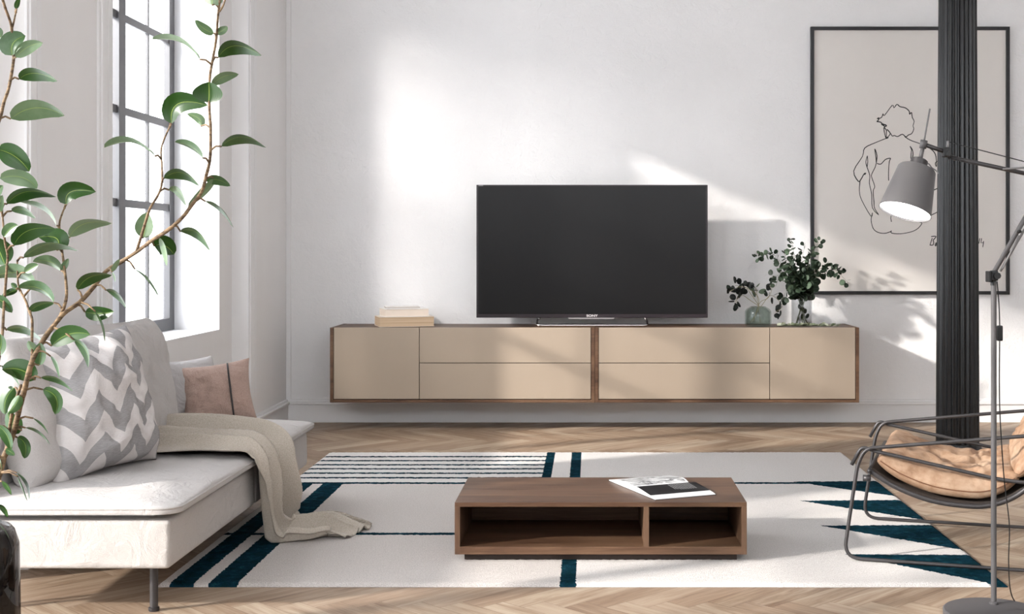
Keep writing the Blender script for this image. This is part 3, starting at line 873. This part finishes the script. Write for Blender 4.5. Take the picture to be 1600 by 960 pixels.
# ------------------------------------------------------------------ armchair
def armchair():
    o0 = Vector((1.067, 5.105, 0)); ax = Vector((.955, -.30, 0)).normalized(); wy = Vector((.30, .955, 0)).normalized()
    Wc = .81
    G = lambda s, w_, z: o0+ax*s+wy*w_+Vector((0, 0, z))
    r = thing('lounge_chair', G(.6, Wc/2, 0), 'tan leather lounge chair slung in a thin dark metal frame', 'armchair')
    R = .0075; zf = RZ+R+.002
    for w_ in (0, Wc):
        # runner, upright, arm rail
        pts = round_path([G(1.25, w_, .60), G(.64, w_, .541), G(.03, w_, .465), G(.0, w_, .40), G(-.03, w_, .20), G(-.055, w_, zf), G(.4, w_, zf), G(1.25, w_, zf)], .07)
        MB().tube(pts, R, 10).build('side_frame', M['dark_metal'], r, smooth=True)
        pts = round_path([G(-.025, w_+.014, .395), G(.015, w_+.014, .470), G(.06, w_+.014, .455), G(.535, w_+.014, .366), G(.66, w_+.014, .357), G(1.2, w_+.014, .40)], .05)
        MB().tube(pts, R, 10).build('support_rail', M['dark_metal'], r, smooth=True)
        MB().tube([G(1.25, w_, .60), G(1.27, w_, .3), G(1.25, w_, zf)], R, 10).build('rear_leg', M['dark_metal'], r, smooth=True)
    for s, z in ((1.25, .60), (1.25, zf)):
        MB().tube([G(s, 0, z), G(s, Wc, z)], R, 10).build('cross_bar', M['dark_metal'], r, smooth=True)
    # sling profile (s, z) of the underside
    prof = smooth_path([(.045, .375, 0), (.14, .318, 0), (.27, .272, 0), (.40, .256, 0), (.50, .262, 0), (.60, .305, 0), (.70, .40, 0), (.80, .54, 0), (.90, .70, 0), (.98, .84, 0)], 8)
    for w_ in (.02, Wc-.02):
        MB().tube([G(p.x, w_, p.y) for p in prof], .0105, 10).build('sling_bar', M['dark_metal'], r, smooth=True)
    for q in (0, len(prof)-1):
        MB().tube([G(prof[q].x, .0, prof[q].y), G(prof[q].x, Wc, prof[q].y)], .009, 10).build('cross_bar', M['dark_metal'], r, smooth=True)
    for w_ in (.012, Wc-.012):
        MB().tube([G(.02, w_, .345), G(.05, w_, .345)], .013, 12).build('bolt', M['dark_metal'], r, smooth=True)
    v = []; f = []
    for p in prof:
        for w_ in (.02, Wc-.02): v.append(G(p.x, w_, p.y+.004))
    for i in range(len(prof)-1): f.append((2*i, 2*i+1, 2*i+3, 2*i+2))
    sl = obj('sling', v, f, plain('sling_leather', (46, 38, 33), .7), r, smooth=True); md = sl.modifiers.new('s', 'SOLIDIFY'); md.thickness = .004
    # leather cushions
    m = NT('tan_leather'); m.set('Roughness', .6); m.set('Specular IOR Level', .3)
    vc = m.coord()
    n1 = m.noise(vc, 5, 6, .6, .6); n2 = m.noise(vc, 130, 3); n3 = m.noise(vc, 32, 4)
    ff = m.math('ADD', m.math('MULTIPLY', n1, .65), m.math('MULTIPLY', n3, .35))
    m.base(m.ramp(ff, [(.34, lin((128, 96, 72))), (.46, lin((155, 125, 101))), (.56, lin((172, 144, 120))), (.68, lin((184, 160, 138)))]))
    m.bump(m.math('ADD', m.math('MULTIPLY', n2, .15), m.math('MULTIPLY', m.noise(vc, 6, 3, .5, 1.0), .4)), .35, .02)
    def cush(i0, i1, tk, nm, seed, w0=.026, w1=Wc-.026):
        seg = prof[i0:i1]; n = 60; nw = 44
        rs = [seg[int(k*(len(seg)-1)/n)].lerp(seg[min(int(k*(len(seg)-1)/n)+1, len(seg)-1)], k*(len(seg)-1)/n-int(k*(len(seg)-1)/n)) for k in range(n+1)]
        V = []; Fc = []
        for side in (1, 0):
            b0 = len(V)
            for k in range(n+1):
                a = k/n*2-1; T = (rs[min(k+1, n)]-rs[max(k-1, 0)]).normalized(); Nn = Vector((-T.y, T.x, 0))
                for j in range(nw+1):
                    b_ = j/nw*2-1
                    e_ = max(0, (1-abs(a)**3.2)*(1-abs(b_)**5))**.34
                    off = .010+tk*.36+(1 if side else -1)*tk*(.64 if side else .36)*e_
                    if side:
                        q = Vector((a*2.2, b_*2.4, seed))
                        crease = -abs(noise.noise(q*1.1))*.9+noise.noise(q*2.5)*.3
                        off += tk*.34*e_*crease
                    ins = .012*(1-e_) if False else 0
                    wq = w0+(w1-w0)*(b_+1)/2
                    V.append(G(rs[k].x+Nn.x*off, wq, rs[k].y+Nn.y*off))
            for k in range(n):
                for j in range(nw):
                    a_ = b0+k*(nw+1)+j; q = (a_, a_+1, a_+nw+2, a_+nw+1); Fc.append(q[::-1] if side else q)
        c_ = weld(obj(nm, V, Fc, m.m, r))
        # seam piping along the near and far edge
        pm = plain('leather_seam', (110, 72, 48), .6)
        for wq in (w0, w1):
            pts = []
            for k in range(2, n-1):
                T = (rs[min(k+1, n)]-rs[max(k-1, 0)]).normalized(); Nn = Vector((-T.y, T.x, 0)); off = .010+tk*.36
                pts.append(G(rs[k].x+Nn.x*off, wq, rs[k].y+Nn.y*off))
            MB().tube(pts, .0022, 6).build('seam', pm, c_, smooth=True)
    cush(0, 45, .125, 'seat_cushion', 2.0)
    cush(43, len(prof), .125, 'back_cushion', 6.0)
armchair()

# ------------------------------------------------------------------ floor lamp
def floor_lamp():
    YL = 4.448
    base_c = Vector((X(1552, 4.37), 4.37, 0))
    r = thing('floor_lamp', base_c, 'grey articulated floor lamp with a conical shade and round base', 'floor lamp')
    o = MB().lathe([(.150, 0), (.166, .002), (.167, .020), (.162, .024), (0.0, .025)], base_c, 64).build('base', M['lamp_grey'], r); auto_smooth(o)
    ft = Vector((X(1552.8, YL), YL, .025)); top = Vector((ft.x, YL, Z(440, YL)))
    o = MB().lathe([(.016, 0), (.016, .007), (.0095, .009), (.0095, top.z-.025)], ft, 20).build('pole', M['lamp_grey'], r); auto_smooth(o)
    J = lambda a, b_, y=YL: P(a, b_, y)
    k = MB(); c = J(1552, 431)
    k.box(c+Vector((-.022, -.02, -.022)), c+Vector((-.012, .02, .016)), .003); k.box(c+Vector((-.010, -.014, -.018)), c+Vector((.014, .014, .018)), .005)
    k.tube([c+Vector((.006, -.018, 0)), c+Vector((.006, -.03, 0))], .012, 8); k.tube([c+Vector((0, 0, -.018)), c+Vector((0, 0, -.034))], .010, 12)
    k.build('joint', M['black'], r)
    el = J(1637, 279)
    MB().tube([J(1554, 424), el], .0085, 12).build('lower_arm', M['lamp_grey'], r, smooth=True)
    MB().tube([J(1563, 424, YL+.02), J(1644, 284, YL+.02)], .0045, 8).tube([J(1567, 420, YL-.02), J(1592, 368, YL-.02)], .003, 8).build('tension_rod', M['grey_metal'], r, smooth=True)
    MB().tube([J(1592, 362, YL-.022), J(1594, 362, YL+.022)], .006, 8).build('pin', M['black'], r, smooth=True)
    MB().box(el-Vector((.022, .02, .022)), el+Vector((.022, .02, .022)), .006).build('joint', M['black'], r)
    jt = J(1479, 238)
    MB().tube([el, J(1486, 246)], .0075, 12).build('upper_arm', M['dark_metal'], r, smooth=True)
    MB().tube([J(1641, 264, YL), J(1600, 252.5), J(1481, 221.5)], .0018, 6).build('tension_wire', M['black'], r, smooth=True)
    MB().tube([J(1567, 264.5, YL-.012), J(1641, 259, YL-.012)], .0035, 8).build('tension_rod', M['grey_metal'], r, smooth=True)
    k = MB(); k.box(jt-Vector((.014, .016, .017)), jt+Vector((.014, .016, .017)), .005); k.tube([jt+Vector((0, -.015, -.006)), jt+Vector((0, -.034, -.006))], .010, 6)
    k.tube([jt, J(1486, 247)], .009, 8); k.build('joint', M['black'], r)
    MB().tube([jt+Vector((.003, 0, .01)), J(1481, 220)], .005, 8).build('post', M['grey_metal'], r, smooth=True)
    cl = J(1443, 225.5)
    MB().tube([cl, jt], .0075, 12).build('head_arm', M['dark_metal'], r, smooth=True)
    # head: axis tilts left and towards the camera
    top_c = J(1433.5, 262); bot = J(1410, 331.5); ad = (bot-top_c); ad = Vector((ad.x, -.036, ad.z)); ad.normalize()
    rod_dir = (J(1453, 170)-J(1437, 256)).normalized()
    MB().tube([J(1453, 170), cl], .0030, 10).build('rod', M['grey_metal'], r, smooth=True)
    MB().tube([cl, J(1436.5, 256)], .0075, 12).tube([J(1444, 219.5), J(1441.6, 232)], .0125, 16).build('neck', M['lamp_grey'], r, smooth=True)
    q = Vector((0, 0, -1)).rotation_difference(ad).to_matrix().to_4x4()
    o = MB().lathe([(0, .030), (.026, .030), (.030, .027), (.030, -.006), (0, -.006)][::-1], top_c, 32, M=q).build('cap', M['dark_metal'], r); auto_smooth(o)
    Ls = .168
    o = MB().lathe([(.0, -.001), (.050, -.001), (.062, -.004), (.066, -.010), (.0905, -Ls), (.0885, -Ls), (.064, -.012), (.05, -.006), (0, -.006)], top_c, 64, M=q)
    sh = o.build('lamp_shade', M['lamp_grey'], r); auto_smooth(sh)
    em = NT('lamp_diffuser'); em.set('Base Color', (1, 1, 1, 1)); em.set('Emission Color', (1, .98, .95, 1)); em.set('Emission Strength', 3.2)
    MB().lathe([(0, -Ls+.006), (.087, -Ls+.006), (.087, -Ls+.009), (0, -Ls+.009)][::-1], top_c, 48, M=q).build('diffuser', em.m, r)
    # little shackle on the cap
    MB().tube(smooth_path([J(1446, 258), J(1451, 256), J(1456, 262), J(1463, 267), J(1466, 272)], 4), .0022, 6).build('chain', M['grey_metal'], r, smooth=True)
    # power cord
    pts = smooth_path([P(1558, 440, 4.455), P(1561, 478, 4.46), P(1562, 520, 4.46), P(1561.5, 600, 4.46), P(1563, 660, 4.46), P(1569, 750, 4.46), P(1577, 820, 4.46), P(1576, 880, 4.46), P(1580, 928, 4.47), P(1596, 946, 4.50), P(1640, 951, 4.5)], 8)
    for p in pts: p.z = max(p.z, .006)
    cd = MB().tube(pts, .0021, 8).build('cord', M['black'], r, smooth=True)
    c = P(1562, 521, 4.46)
    MB().box(c+Vector((-.010, -.008, -.027)), c+Vector((.010, .008, .027)), .005).build('switch', M['black'], cd)
floor_lamp()

# ------------------------------------------------------------------ rubber plant
def leaf_mat(name, c0, c1, c2, rib=(176, 196, 96), rough=.36, trans=.18, spec=.5):
    m = NT(name); m.set('Roughness', rough); m.set('Specular IOR Level', spec)
    uv = m.node('ShaderNodeUVMap', uv_map='uv'); s = m.node('ShaderNodeSeparateXYZ'); m.link(uv.outputs[0], s.inputs[0])
    at = m.node('ShaderNodeUVMap', uv_map='tone'); st = m.node('ShaderNodeSeparateXYZ'); m.link(at.outputs[0], st.inputs[0])
    n = m.noise(m.coord(), 22, 4)
    f = m.math('ADD', m.math('MULTIPLY', m.math('SUBTRACT', n, .5), .5), st.outputs[0])
    c = m.ramp(f, [(.1, lin(c0)), (.5, lin(c1)), (.9, lin(c2))])
    rb = m.math('LESS_THAN', m.math('ABSOLUTE', m.math('SUBTRACT', s.outputs[0], .5)), .013)
    c = m.mix(m.math('MULTIPLY', rb, .5), c, lin(rib)); m.base(c)
    w = m.node('ShaderNodeTexWave'); w.inputs['Scale'].default_value = 4.5; w.inputs['Distortion'].default_value = 1.5
    m.link(uv.outputs[0], w.inputs['Vector']); m.bump(w.outputs['Fac'], .08, .002)
    tr = m.node('ShaderNodeBsdfTranslucent'); m.link(c, tr.inputs[0]); mx = m.node('ShaderNodeMixShader'); mx.inputs[0].default_value = trans
    m.link(m.b.outputs[0], mx.inputs[1]); m.link(tr.outputs[0], mx.inputs[2]); m.link(mx.outputs[0], m.out.inputs[0])
    return m.m
class Leaves:
    def __init__(s): s.v = []; s.f = []; s.uv = []; s.tn = []
    def leaf(s, b, c, t, wvec, w, tone, fold=.25, nl=14, nw=6, shape='oval', thick=.0012):
        """midrib is the quadratic curve b-c-t, wvec the width direction, w full width"""
        b, c, t, wvec = Vector(b), Vector(c), Vector(t), Vector(wvec).normalized()
        b0 = len(s.v)
        for i in range(nl+1):
            q = i/nl; p = b*(1-q)**2+c*2*q*(1-q)+t*q*q
            T = ((c-b)*(1-q)+(t-c)*q).normalized(); wv = (wvec-T*wvec.dot(T)).normalized(); n = T.cross(wv)
            if shape == 'oval': hw = w/2*(math.sin(math.pi*q**.9)**.55)*(1-.10*q) if 0 < q < 1 else .0
            else: hw = w/2*math.sqrt(max(0, 1-(2*q-1)**2))
            for j in range(nw+1):
                a = -1+2*j/nw
                s.v.append(p+wv*hw*a*math.cos(fold*abs(a))+n*hw*(abs(a)*math.sin(fold)-.0)); s.uv.append(((a+1)/2, q)); s.tn.append((tone, 0))
        for i in range(nl):
            for j in range(nw):
                a = b0+i*(nw+1)+j; s.f.append((a, a+1, a+nw+2, a+nw+1))
    def build(s, name, mat, parent):
        return obj(name, s.v, s.f, mat, parent, smooth=True, uvs={'uv': s.uv, 'tone': s.tn})

LV = [ # base x,y  ctrl x,y  tip x,y  visible width px, tone (0 deep green .. 1 pale, sky reflection put into the leaf colour)
 (25,14, 25,6, 31,-4, 6,.3), (2,58, -6,50, -8,40, 14,.7), (20,87, 6,62, 40,56, 34,.55), (25,90, 40,66, 67,67, 17,.85),
 (30,124, 48,98, 90,127, 17,.35), (17,186, 52,146, 101,181, 25,.8), (-3,234, 28,236, 46,268, 33,.1), (0,279, 40,262, 58,295, 24,.95),
 (11,319, 34,278, 88,308, 14,.3), (104,320, 88,284, 150,300, 28,.1), (-9,312, -4,298, 5,290, 14,.2), (1,332, -4,318, 4,305, 10,.8),
 (18,330, 38,316, 56,342, 12,.6), (88,353, 76,318, 32,316, 12,.75), (6,371, 14,352, 28,352, 16,.6), (22,384, 30,344, 88,358, 22,.3),
 (109,371, 118,334, 175,349, 15,1.0), (89,391, 108,360, 60,371, 30,0), (37,403, 78,356, 122,392, 11,.6), (8,414, -2,392, -8,372, 34,.45),
 (96,424, 84,398, 51,409, 16,.85), (95,423, 104,416, 107,404, 10,.8), (39,426, 50,416, 60,414, 13,.7), (56,448, 36,404, -16,436, 22,.65),
 (84,473, 72,436, 28,450, 18,.55), (27,453, 16,456, 3,463, 9,.15), (25,452, 22,446, 17,443, 8,.1), (-10,466, 8,466, 19,489, 17,.4),
 (47,487, 56,472, 85,473, 11,.5), (121,453, 132,420, 175,430, 14,.3), (166,454, 186,448, 198,483, 12,.25), (133,488, 155,494, 178,487, 21,.15),
 (149,487, 169,503, 164,534, 5,.6), (175,425, 178,414, 187,405, 5,.95), (175,425, 182,432, 180,441, 5,.9), (10,516, 48,498, 69,535, 14,.5),
 (-5,556, 8,540, 0,522, 18,.4), (81,541, 104,508, 141,523, 26,.45), (115,531, 146,540, 138,575, 16,.25), (56,549, 48,546, 44,533, 13,.8),
 (61,571, 66,552, 62,536, 19,.55), (79,557, 94,562, 93,591, 10,.35), (55,594, 34,566, 3,578, 30,.3), (1,572, 24,572, 31,604, 11,.35),
 (64,591, 96,580, 114,612, 12,.45), (67,609, 104,612, 86,648, 20,.3), (23,606, 0,620, 8,648, 22,.35), (31,618, 26,636, 12,646, 16,.55),
 (34,673, 14,668, 12,644, 25,.4), (40,669, 64,660, 79,696, 10,.4), (52,654, 70,656, 76,679, 8,.4), (27,684, 50,688, 38,717, 18,.35),
 (-3,666, 18,676, 17,704, 17,.35), (9,703, 16,704, 23,712, 10,.35), (-7,710, 2,716, 2,737, 9,.3), (26,739, 54,746, 46,782, 12,.25),
 (28,745, 36,756, 43,784, 8,.45), (3,753, 12,756, 18,774, 9,.4), (-2,790, 9,792, 12,809, 9,.25), (-2,819, 10,824, 15,843, 5,.3),
 (331,8, 334,-4, 330,-18, 28,.85), (334,52, 318,50, 305,31, 13,.7), (338,52, 350,50, 355,41, 12,.8), (312,93, 290,48, 237,62, 5,.85),
 (341,90, 358,46, 409,87, 17,.2), (331,133, 346,112, 373,116, 12,.85), (326,161, 328,146, 326,128, 44,.05), (268,194, 252,136, 325,165, 32,.08),
 (314,197, 322,182, 292,178, 13,.7), (242,244, 205,200, 163,231, 6,.65), (317,247, 304,222, 273,222, 11,.6), (346,229, 376,190, 416,231, 11,.45),
 (256,279, 284,248, 312,291, 14,.35), (264,297, 282,284, 291,322, 12,.95), (322,283, 338,272, 360,291, 14,.55), (337,279, 324,304, 294,323, 6,.8),
 (321,315, 348,308, 365,356, 9,.4), (224,372, 228,354, 229,332, 27,.75), (282,362, 312,344, 329,393, 14,.4), (241,385, 258,372, 272,398, 30,.1),
 (249,372, 262,386, 261,416, 12,.75), (211,421, 236,424, 249,465, 4,.6)]
ST = [ # stems in px, start radius end radius (px)
 ([(-38,960),(-30,900),(-18,830),(-6,760),(2,725),(13,700),(20,680),(24,665),(30,640),(38,610),(43,590),(50,565),(60,545),(72,525),(85,508),(100,490),(125,472),(145,450),(165,425),(185,412),(213,394),(240,374),(262,360),(285,340),(300,320),(315,300),(322,275),(327,255),(329,235),(329,200),(327,165),(328,120),(333,90),(338,60),(341,20),(346,-15)], 4.6, 1.8),
 ([(213,394),(222,365),(228,345),(235,325),(248,303),(253,285),(253,260),(252,232),(262,205),(268,194)], 2.4, 1.0),
 ([(91,502),(100,480),(104,460),(102,430),(98,400),(95,375),(93,350),(98,332),(104,319)], 2.6, 1.1),
 ([(46,592),(50,560),(50,530),(50,500),(46,488),(40,470),(32,455),(28,440),(27,408)], 2.4, 1.2),
 ([(-10,600),(2,540),(6,480),(10,428),(12,400),(8,380),(5,350),(3,325)], 2.4, 1.3),
 ([(-30,260),(-12,215),(0,185),(6,160),(13,140),(18,115),(21,95),(21,78),(19,60),(18,42),(14,28),(8,12),(2,-8)], 2.6, 2.0),
 ([(-38,960),(-24,860),(-10,780),(4,730),(12,690),(18,650),(25,625),(33,602)], 3.4, 2.0),
 ([(-38,960),(-60,700),(-60,450),(-45,320),(-30,260)], 4, 2.6),
 ([(19,45),(22,32),(26,14)], 1.5, 1.2), ([(343,18),(349,8),(355,-10)], 1.5, 1.0)]
def rubber_plant():
    Yp = 3.4
    def dep(px, py): return Yp+.16*noise.noise(Vector((px*.006, py*.006, 3)))
    vc = Vector((X(-48, Yp), Yp, 0))
    r = thing('rubber_plant', Vector((X(-38, Yp), Yp, .03)), 'tall rubber plant branch with broad green leaves reaching across the left side', 'plant')
    bark = NT('bark'); bark.set('Roughness', .8); vv = bark.coord(scale=(1, 1, 3))
    bark.base(bark.ramp(bark.noise(vv, 45, 4), [(.35, lin((72, 54, 36))), (.6, lin((134, 110, 82)))])); bark.bump(bark.noise(vv, 90, 2), .5, .003)
    allp = []; mb = MB()
    for pts, r0, r1 in ST:
        w_ = [P(a, b_, dep(a, b_)) for a, b_ in pts]; w_ = smooth_path(w_, 5); n = len(w_)
        for q in w_: q.z = max(q.z, .05)
        mb.tube(w_, [max(.0016, (r0+(r1-r0)*(i/(n-1)))*Yp/F*1.08)*(1+.12*noise.noise(Vector((i*.9, r0, 0)))) for i in range(n)], 8)
        allp += [(F*p.x/p.y+VX, VY+(HC-p.z)*F/p.y, p) for p in w_]
    lf = Leaves(); pt = mb
    for k, (bx, by, cx_, cy_, tx, ty, vw, tn) in enumerate(LV):
        d0 = dep(bx, by)+random.uniform(-.03, .03)
        L = math.hypot(tx-bx, ty-by)+.35*math.hypot((bx+tx)/2-cx_, (by+ty)/2-cy_); tw = max(vw, L*.36)
        vf = min(1, vw/tw)
        tilt = random.uniform(-.25, .25)*L*Yp/F
        B = P(bx, by, d0); C_ = P(cx_*.8+.1*(bx+tx), cy_*.8+.1*(by+ty), d0); T_ = P(tx, ty, d0+tilt)
        ch = (T_-B); per = Vector((ch.z, 0, -ch.x)).normalized()
        if per.z < 0: per = -per
        wv = per*vf+Vector((0, -1, 0))*math.sqrt(max(0, 1-vf*vf))*(1)
        lf.leaf(B, C_, T_, wv, tw*Yp/F*1.2, tn, fold=.22 if vf < .95 else .35)
        best = min(allp, key=lambda q: (q[0]-bx)**2+(q[1]-by-6)**2)
        dd = math.hypot(best[0]-bx, best[1]-by)
        if dd > 60: continue
        A = best[2]; mid = (A+B)/2+Vector((0, 0, .006))
        pt.tube([A, mid*.5+A*.5, mid, mid*.4+B*.6, B], [.0034, .0028, .0026, .0026, .0022], 6)
    mb.build('stem', bark.m, r, smooth=True)
    lf.build('foliage', leaf_mat('rubber_leaf', (30, 66, 8), (54, 88, 42), (110, 132, 100), trans=.10), r)
    # smoked glass vase that holds the branches
    R_ = .142; H = Z(846, Yp-.1)
    c = Vector((X(10, Yp)-R_, Yp+.05, 0))
    v = MB().lathe([(0, .004), (R_-.02, .004), (R_, .03), (R_+.004, .2), (R_, H-.05), (R_-.012, H-.012), (R_-.022, H), (R_-.030, H-.008), (R_-.014, H-.05), (R_-.010, .2), (R_-.012, .034), (R_-.028, .018), (0, .018)], c, 64)
    g = mat_glass('smoked_glass', (.30, .29, .29, 1), .02, 1.5)
    o = v.build('vase', g, None, smooth=True); tag(o, 'smoked glass cylinder vase on the floor in front of the sofa, holding the rubber plant', 'vase')
rubber_plant()

# ------------------------------------------------------------------ vases and eucalyptus on the right cabinet
def twig(lf, mb, pts, size, n_, tone, seed, rad=.0016, s0=.15, end=.5):
    rnd = random.Random(seed); path = smooth_path(pts, 8); N = len(path)
    mb.tube(path, [rad*(1-.5*i/(N-1)) for i in range(N)], 6)
    for k in range(n_):
        q = s0+(1-s0)*k/max(1, n_-1); i = min(N-2, int(q*(N-1))); p = path[i]; T = (path[i+1]-path[i]).normalized()
        sz = size*(1-(1-end)*q)*rnd.uniform(.75, 1.15)
        for sg in (1, -1):
            a = rnd.uniform(0, 6.28); o_ = T.orthogonal(); o_.rotate(Matrix.Rotation(a, 3, T)); d = (o_*1.0*sg+T*.55+Vector((0, 0, -.15))).normalized()
            st = p+d*sz*.25; tip = st+d*sz; wv = d.cross(Vector((rnd.uniform(-1, 1), rnd.uniform(-1, 1), rnd.uniform(-.4, 1)))).normalized()
            lf.leaf(st, (st+tip)/2+Vector((0, 0, sz*.06)), tip, wv, sz*.92, min(1, max(0, tone+rnd.uniform(-.3, .3))), fold=.15, nl=8, nw=4, shape='round')
def vases():
    ym = plain('pale_twig', (150, 140, 104), .7); gm = plain('green_twig', (86, 96, 66), .7)
    em = leaf_mat('eucalyptus_leaf', (22, 34, 24), (48, 64, 48), (100, 118, 96), rib=(110, 130, 100), rough=.55, trans=.12, spec=.3)
    dm = leaf_mat('dark_leaf', (12, 16, 14), (26, 36, 28), (96, 112, 92), rib=(60, 76, 60), rough=.55, trans=.06, spec=.3)
    # tall ribbed glass vase
    Yv = 9.06; c = Vector((X(1252.5, Yv), Yv, ZT)); R_ = .070; H = Z(452, Yv)-ZT
    g = mat_glass('grey_glass', (.85, .86, .87, 1), .02, 1.45)
    n = 36; prof = [(R_-.006, .002, 1), (R_, .008, 1), (R_, H*.5, 1), (R_+.001, H, 1), (R_-.005, H, -1), (R_-.006, .02, -1)]
    V = []; Fc = []; m_ = n*4
    for rr, z, s in prof:
        for k in range(m_):
            a = 2*math.pi*k/m_; q = rr*(1+.022*math.cos(k/4*2*math.pi)*(1 if s > 0 else .3)); V.append(c+Vector((q*math.cos(a), q*math.sin(a), z)))
    for i in range(len(prof)-1):
        for k in range(m_):
            l = (k+1) % m_; Fc.append((i*m_+k, i*m_+l, (i+1)*m_+l, (i+1)*m_+k))
    Fc.append(tuple(range(m_-1, -1, -1))); Fc.append(tuple((len(prof)-1)*m_+k for k in range(m_)))
    o = obj('vase', V, Fc, g, smooth=True); tag(o, 'tall clear grey glass vase with fine ribs, holding the big eucalyptus bunch', 'vase')
    # squat green glass vase
    Y2 = 9.03; c2 = Vector((X(1184.5, Y2), Y2, ZT)); R2 = .0925; H2 = Z(479, Y2)-ZT
    g2 = mat_glass('green_glass', (.77, .81, .785, 1), .03, 1.5)
    o = MB().lathe([(0, .001), (R2-.008, .001), (R2, .01), (R2, H2-.035), (R2-.012, H2-.018), (R2-.035, H2-.004), (R2-.04, H2), (R2-.046, H2-.004), (R2-.02, H2-.024), (R2-.009, H2-.04), (R2-.009, .014), (R2-.014, .009), (0, .009)], c2, 48).build('vase', g2, None, smooth=True)
    tag(o, 'squat green glass vase with a narrow shoulder, left of the tall vase', 'vase')
    # big bunch
    r = thing('eucalyptus_bunch', c+Vector((0, 0, .012)), 'large bunch of round-leaved eucalyptus in the tall glass vase', 'plant')
    lf = Leaves(); mb = MB()
    bb = lambda dx, dy: c+Vector((dx, dy, .02)); nk = lambda dx, dy: c+Vector((dx, dy, H))
    tips = [((1236, 372), -.02, [(1243, 415)]), ((1258, 380), .02, [(1252, 420)]), ((1283, 374), -.03, [(1268, 400)]), ((1180, 404), -.12, [(1225, 418), (1205, 396)]),
            ((1326, 443), -.08, [(1270, 425), (1300, 420)]), ((1318, 420), .05, [(1275, 428), (1300, 424)]), ((1212, 448), -.06, [(1235, 440), (1222, 425)]),
            ((1225, 395), -.10, [(1240, 425)]), ((1268, 400), -.14, [(1258, 430)]), ((1295, 410), -.05, [(1272, 430)]), ((1245, 430), -.12, [(1250, 440)]),
            ((1262, 440), -.12, [(1256, 446)]), ((1222, 470), -.10, [(1236, 446)]), ((1205, 432), .06, [(1238, 430)]), ((1272, 440), -.09, [(1262, 440)]), ((1232, 415), -.14, [(1245, 432)]),
            ((1252, 455), -.10, [(1252, 440)]), ((1240, 400), .04, [(1248, 425)])]
    for k, (tp, dy, mid) in enumerate(tips):
        a = k*2.4; b0 = bb(.04*math.cos(a), .04*math.sin(a)); n0 = nk(.045*math.cos(a+2.6), .045*math.sin(a+2.6))
        tq = P(tp[0], tp[1], Yv+dy); pts = [b0, (b0+n0)/2, n0]+[P(x_, y_, Yv+dy*.6) for x_, y_ in mid]+[tq]
        L = (tq-n0).length
        twig(lf, mb, pts, .078 if L < .3 else .066, max(9, int(L/.016)), .45, 20+k, s0=.40, end=.5)
    # a few leaves inside the glass
    for k in range(10):
        p = c+Vector((random.uniform(-.04, .04), random.uniform(-.04, .04), random.uniform(.04, .2))); d = Vector((random.uniform(-.6, .6), random.uniform(-.3, .3), 1)).normalized()
        lf.leaf(p, p+d*.02, p+d*.04, (1, .2, 0), .026, .4, nl=6, nw=4, shape='round')
    mb.build('stem', gm, r, smooth=True); lf.build('foliage', em, r)
    # sprigs in the squat vase
    r = thing('leafy_sprig', c2+Vector((0, 0, .012)), 'dark leafy sprigs with pale stems in the squat green vase', 'plant')
    lf = Leaves(); mb = MB()
    S2 = [([(1178, 503), (1186, 470), (1175, 455), (1158, 448), (1140, 456)], -.03, 8), ([(1172, 505), (1190, 478), (1205, 462), (1222, 478), (1212, 488)], -.04, 5), ([(1188, 505), (1184, 470), (1182, 455), (1180, 448)], .02, 4),
          ([(1176, 504), (1187, 474), (1200, 466), (1206, 452), (1202, 447)], -.02, 3), ([(1188, 480), (1170, 468), (1160, 462), (1150, 470), (1152, 474)], -.05, 5), ([(1186, 478), (1172, 458), (1165, 450), (1148, 446)], .03, 4)]
    for k, (pp, dy, nn) in enumerate(S2):
        pts = [P(a, b_, Y2+(dy if i > 1 else dy*.3)) for i, (a, b_) in enumerate(pp)]
        for p in pts: p.z = max(p.z, ZT+.014)
        twig(lf, mb, pts, .058, nn, .12 if k != 2 else .85, 60+k, rad=.0022, s0=.55, end=.8)
    mb.build('stem', ym, r, smooth=True); lf.build('foliage', dm, r)
    # cut sprig lying on the cabinet in front of the tall vase
    r = thing('eucalyptus_sprig', Vector((X(1260, 8.93), 8.93, ZT)), 'cut eucalyptus sprig lying flat along the cabinet edge before the tall vase', 'plant')
    lf = Leaves(); mb = MB(); rnd = random.Random(5)
    for (a, b_, yy) in ((1214, 1265, 8.925), (1250, 1309, 8.91)):
        pts = [Vector((X(a+(b_-a)*i/5, 8.93), yy+.012*math.sin(i*1.3), ZT+.008)) for i in range(6)]; path = smooth_path(pts, 5)
        mb.tube(path, .0018, 6)
        for i in range(1, len(path)-1):
            for q in (1, -1):
                p = path[i]; d = Vector((rnd.uniform(-.3, 1), q*.8, rnd.uniform(0, .5))).normalized(); sz = rnd.uniform(.035, .055)
                t_ = p+d*sz; t_.z = max(t_.z, ZT+.003); lf.leaf(p, (p+t_)/2+Vector((0, 0, .003)), t_, Vector((-d.y, d.x, .3)), sz*.6, rnd.uniform(.2, 1), nl=6, nw=4, fold=.1)
    for q in range(len(lf.v)): lf.v[q].z = max(lf.v[q].z, ZT+.0015)
    mb.build('stem', gm, r, smooth=True); lf.build('foliage', leaf_mat('pale_eucalyptus', (52, 66, 44), (120, 130, 104), (200, 204, 184), rough=.6), r)
vases()
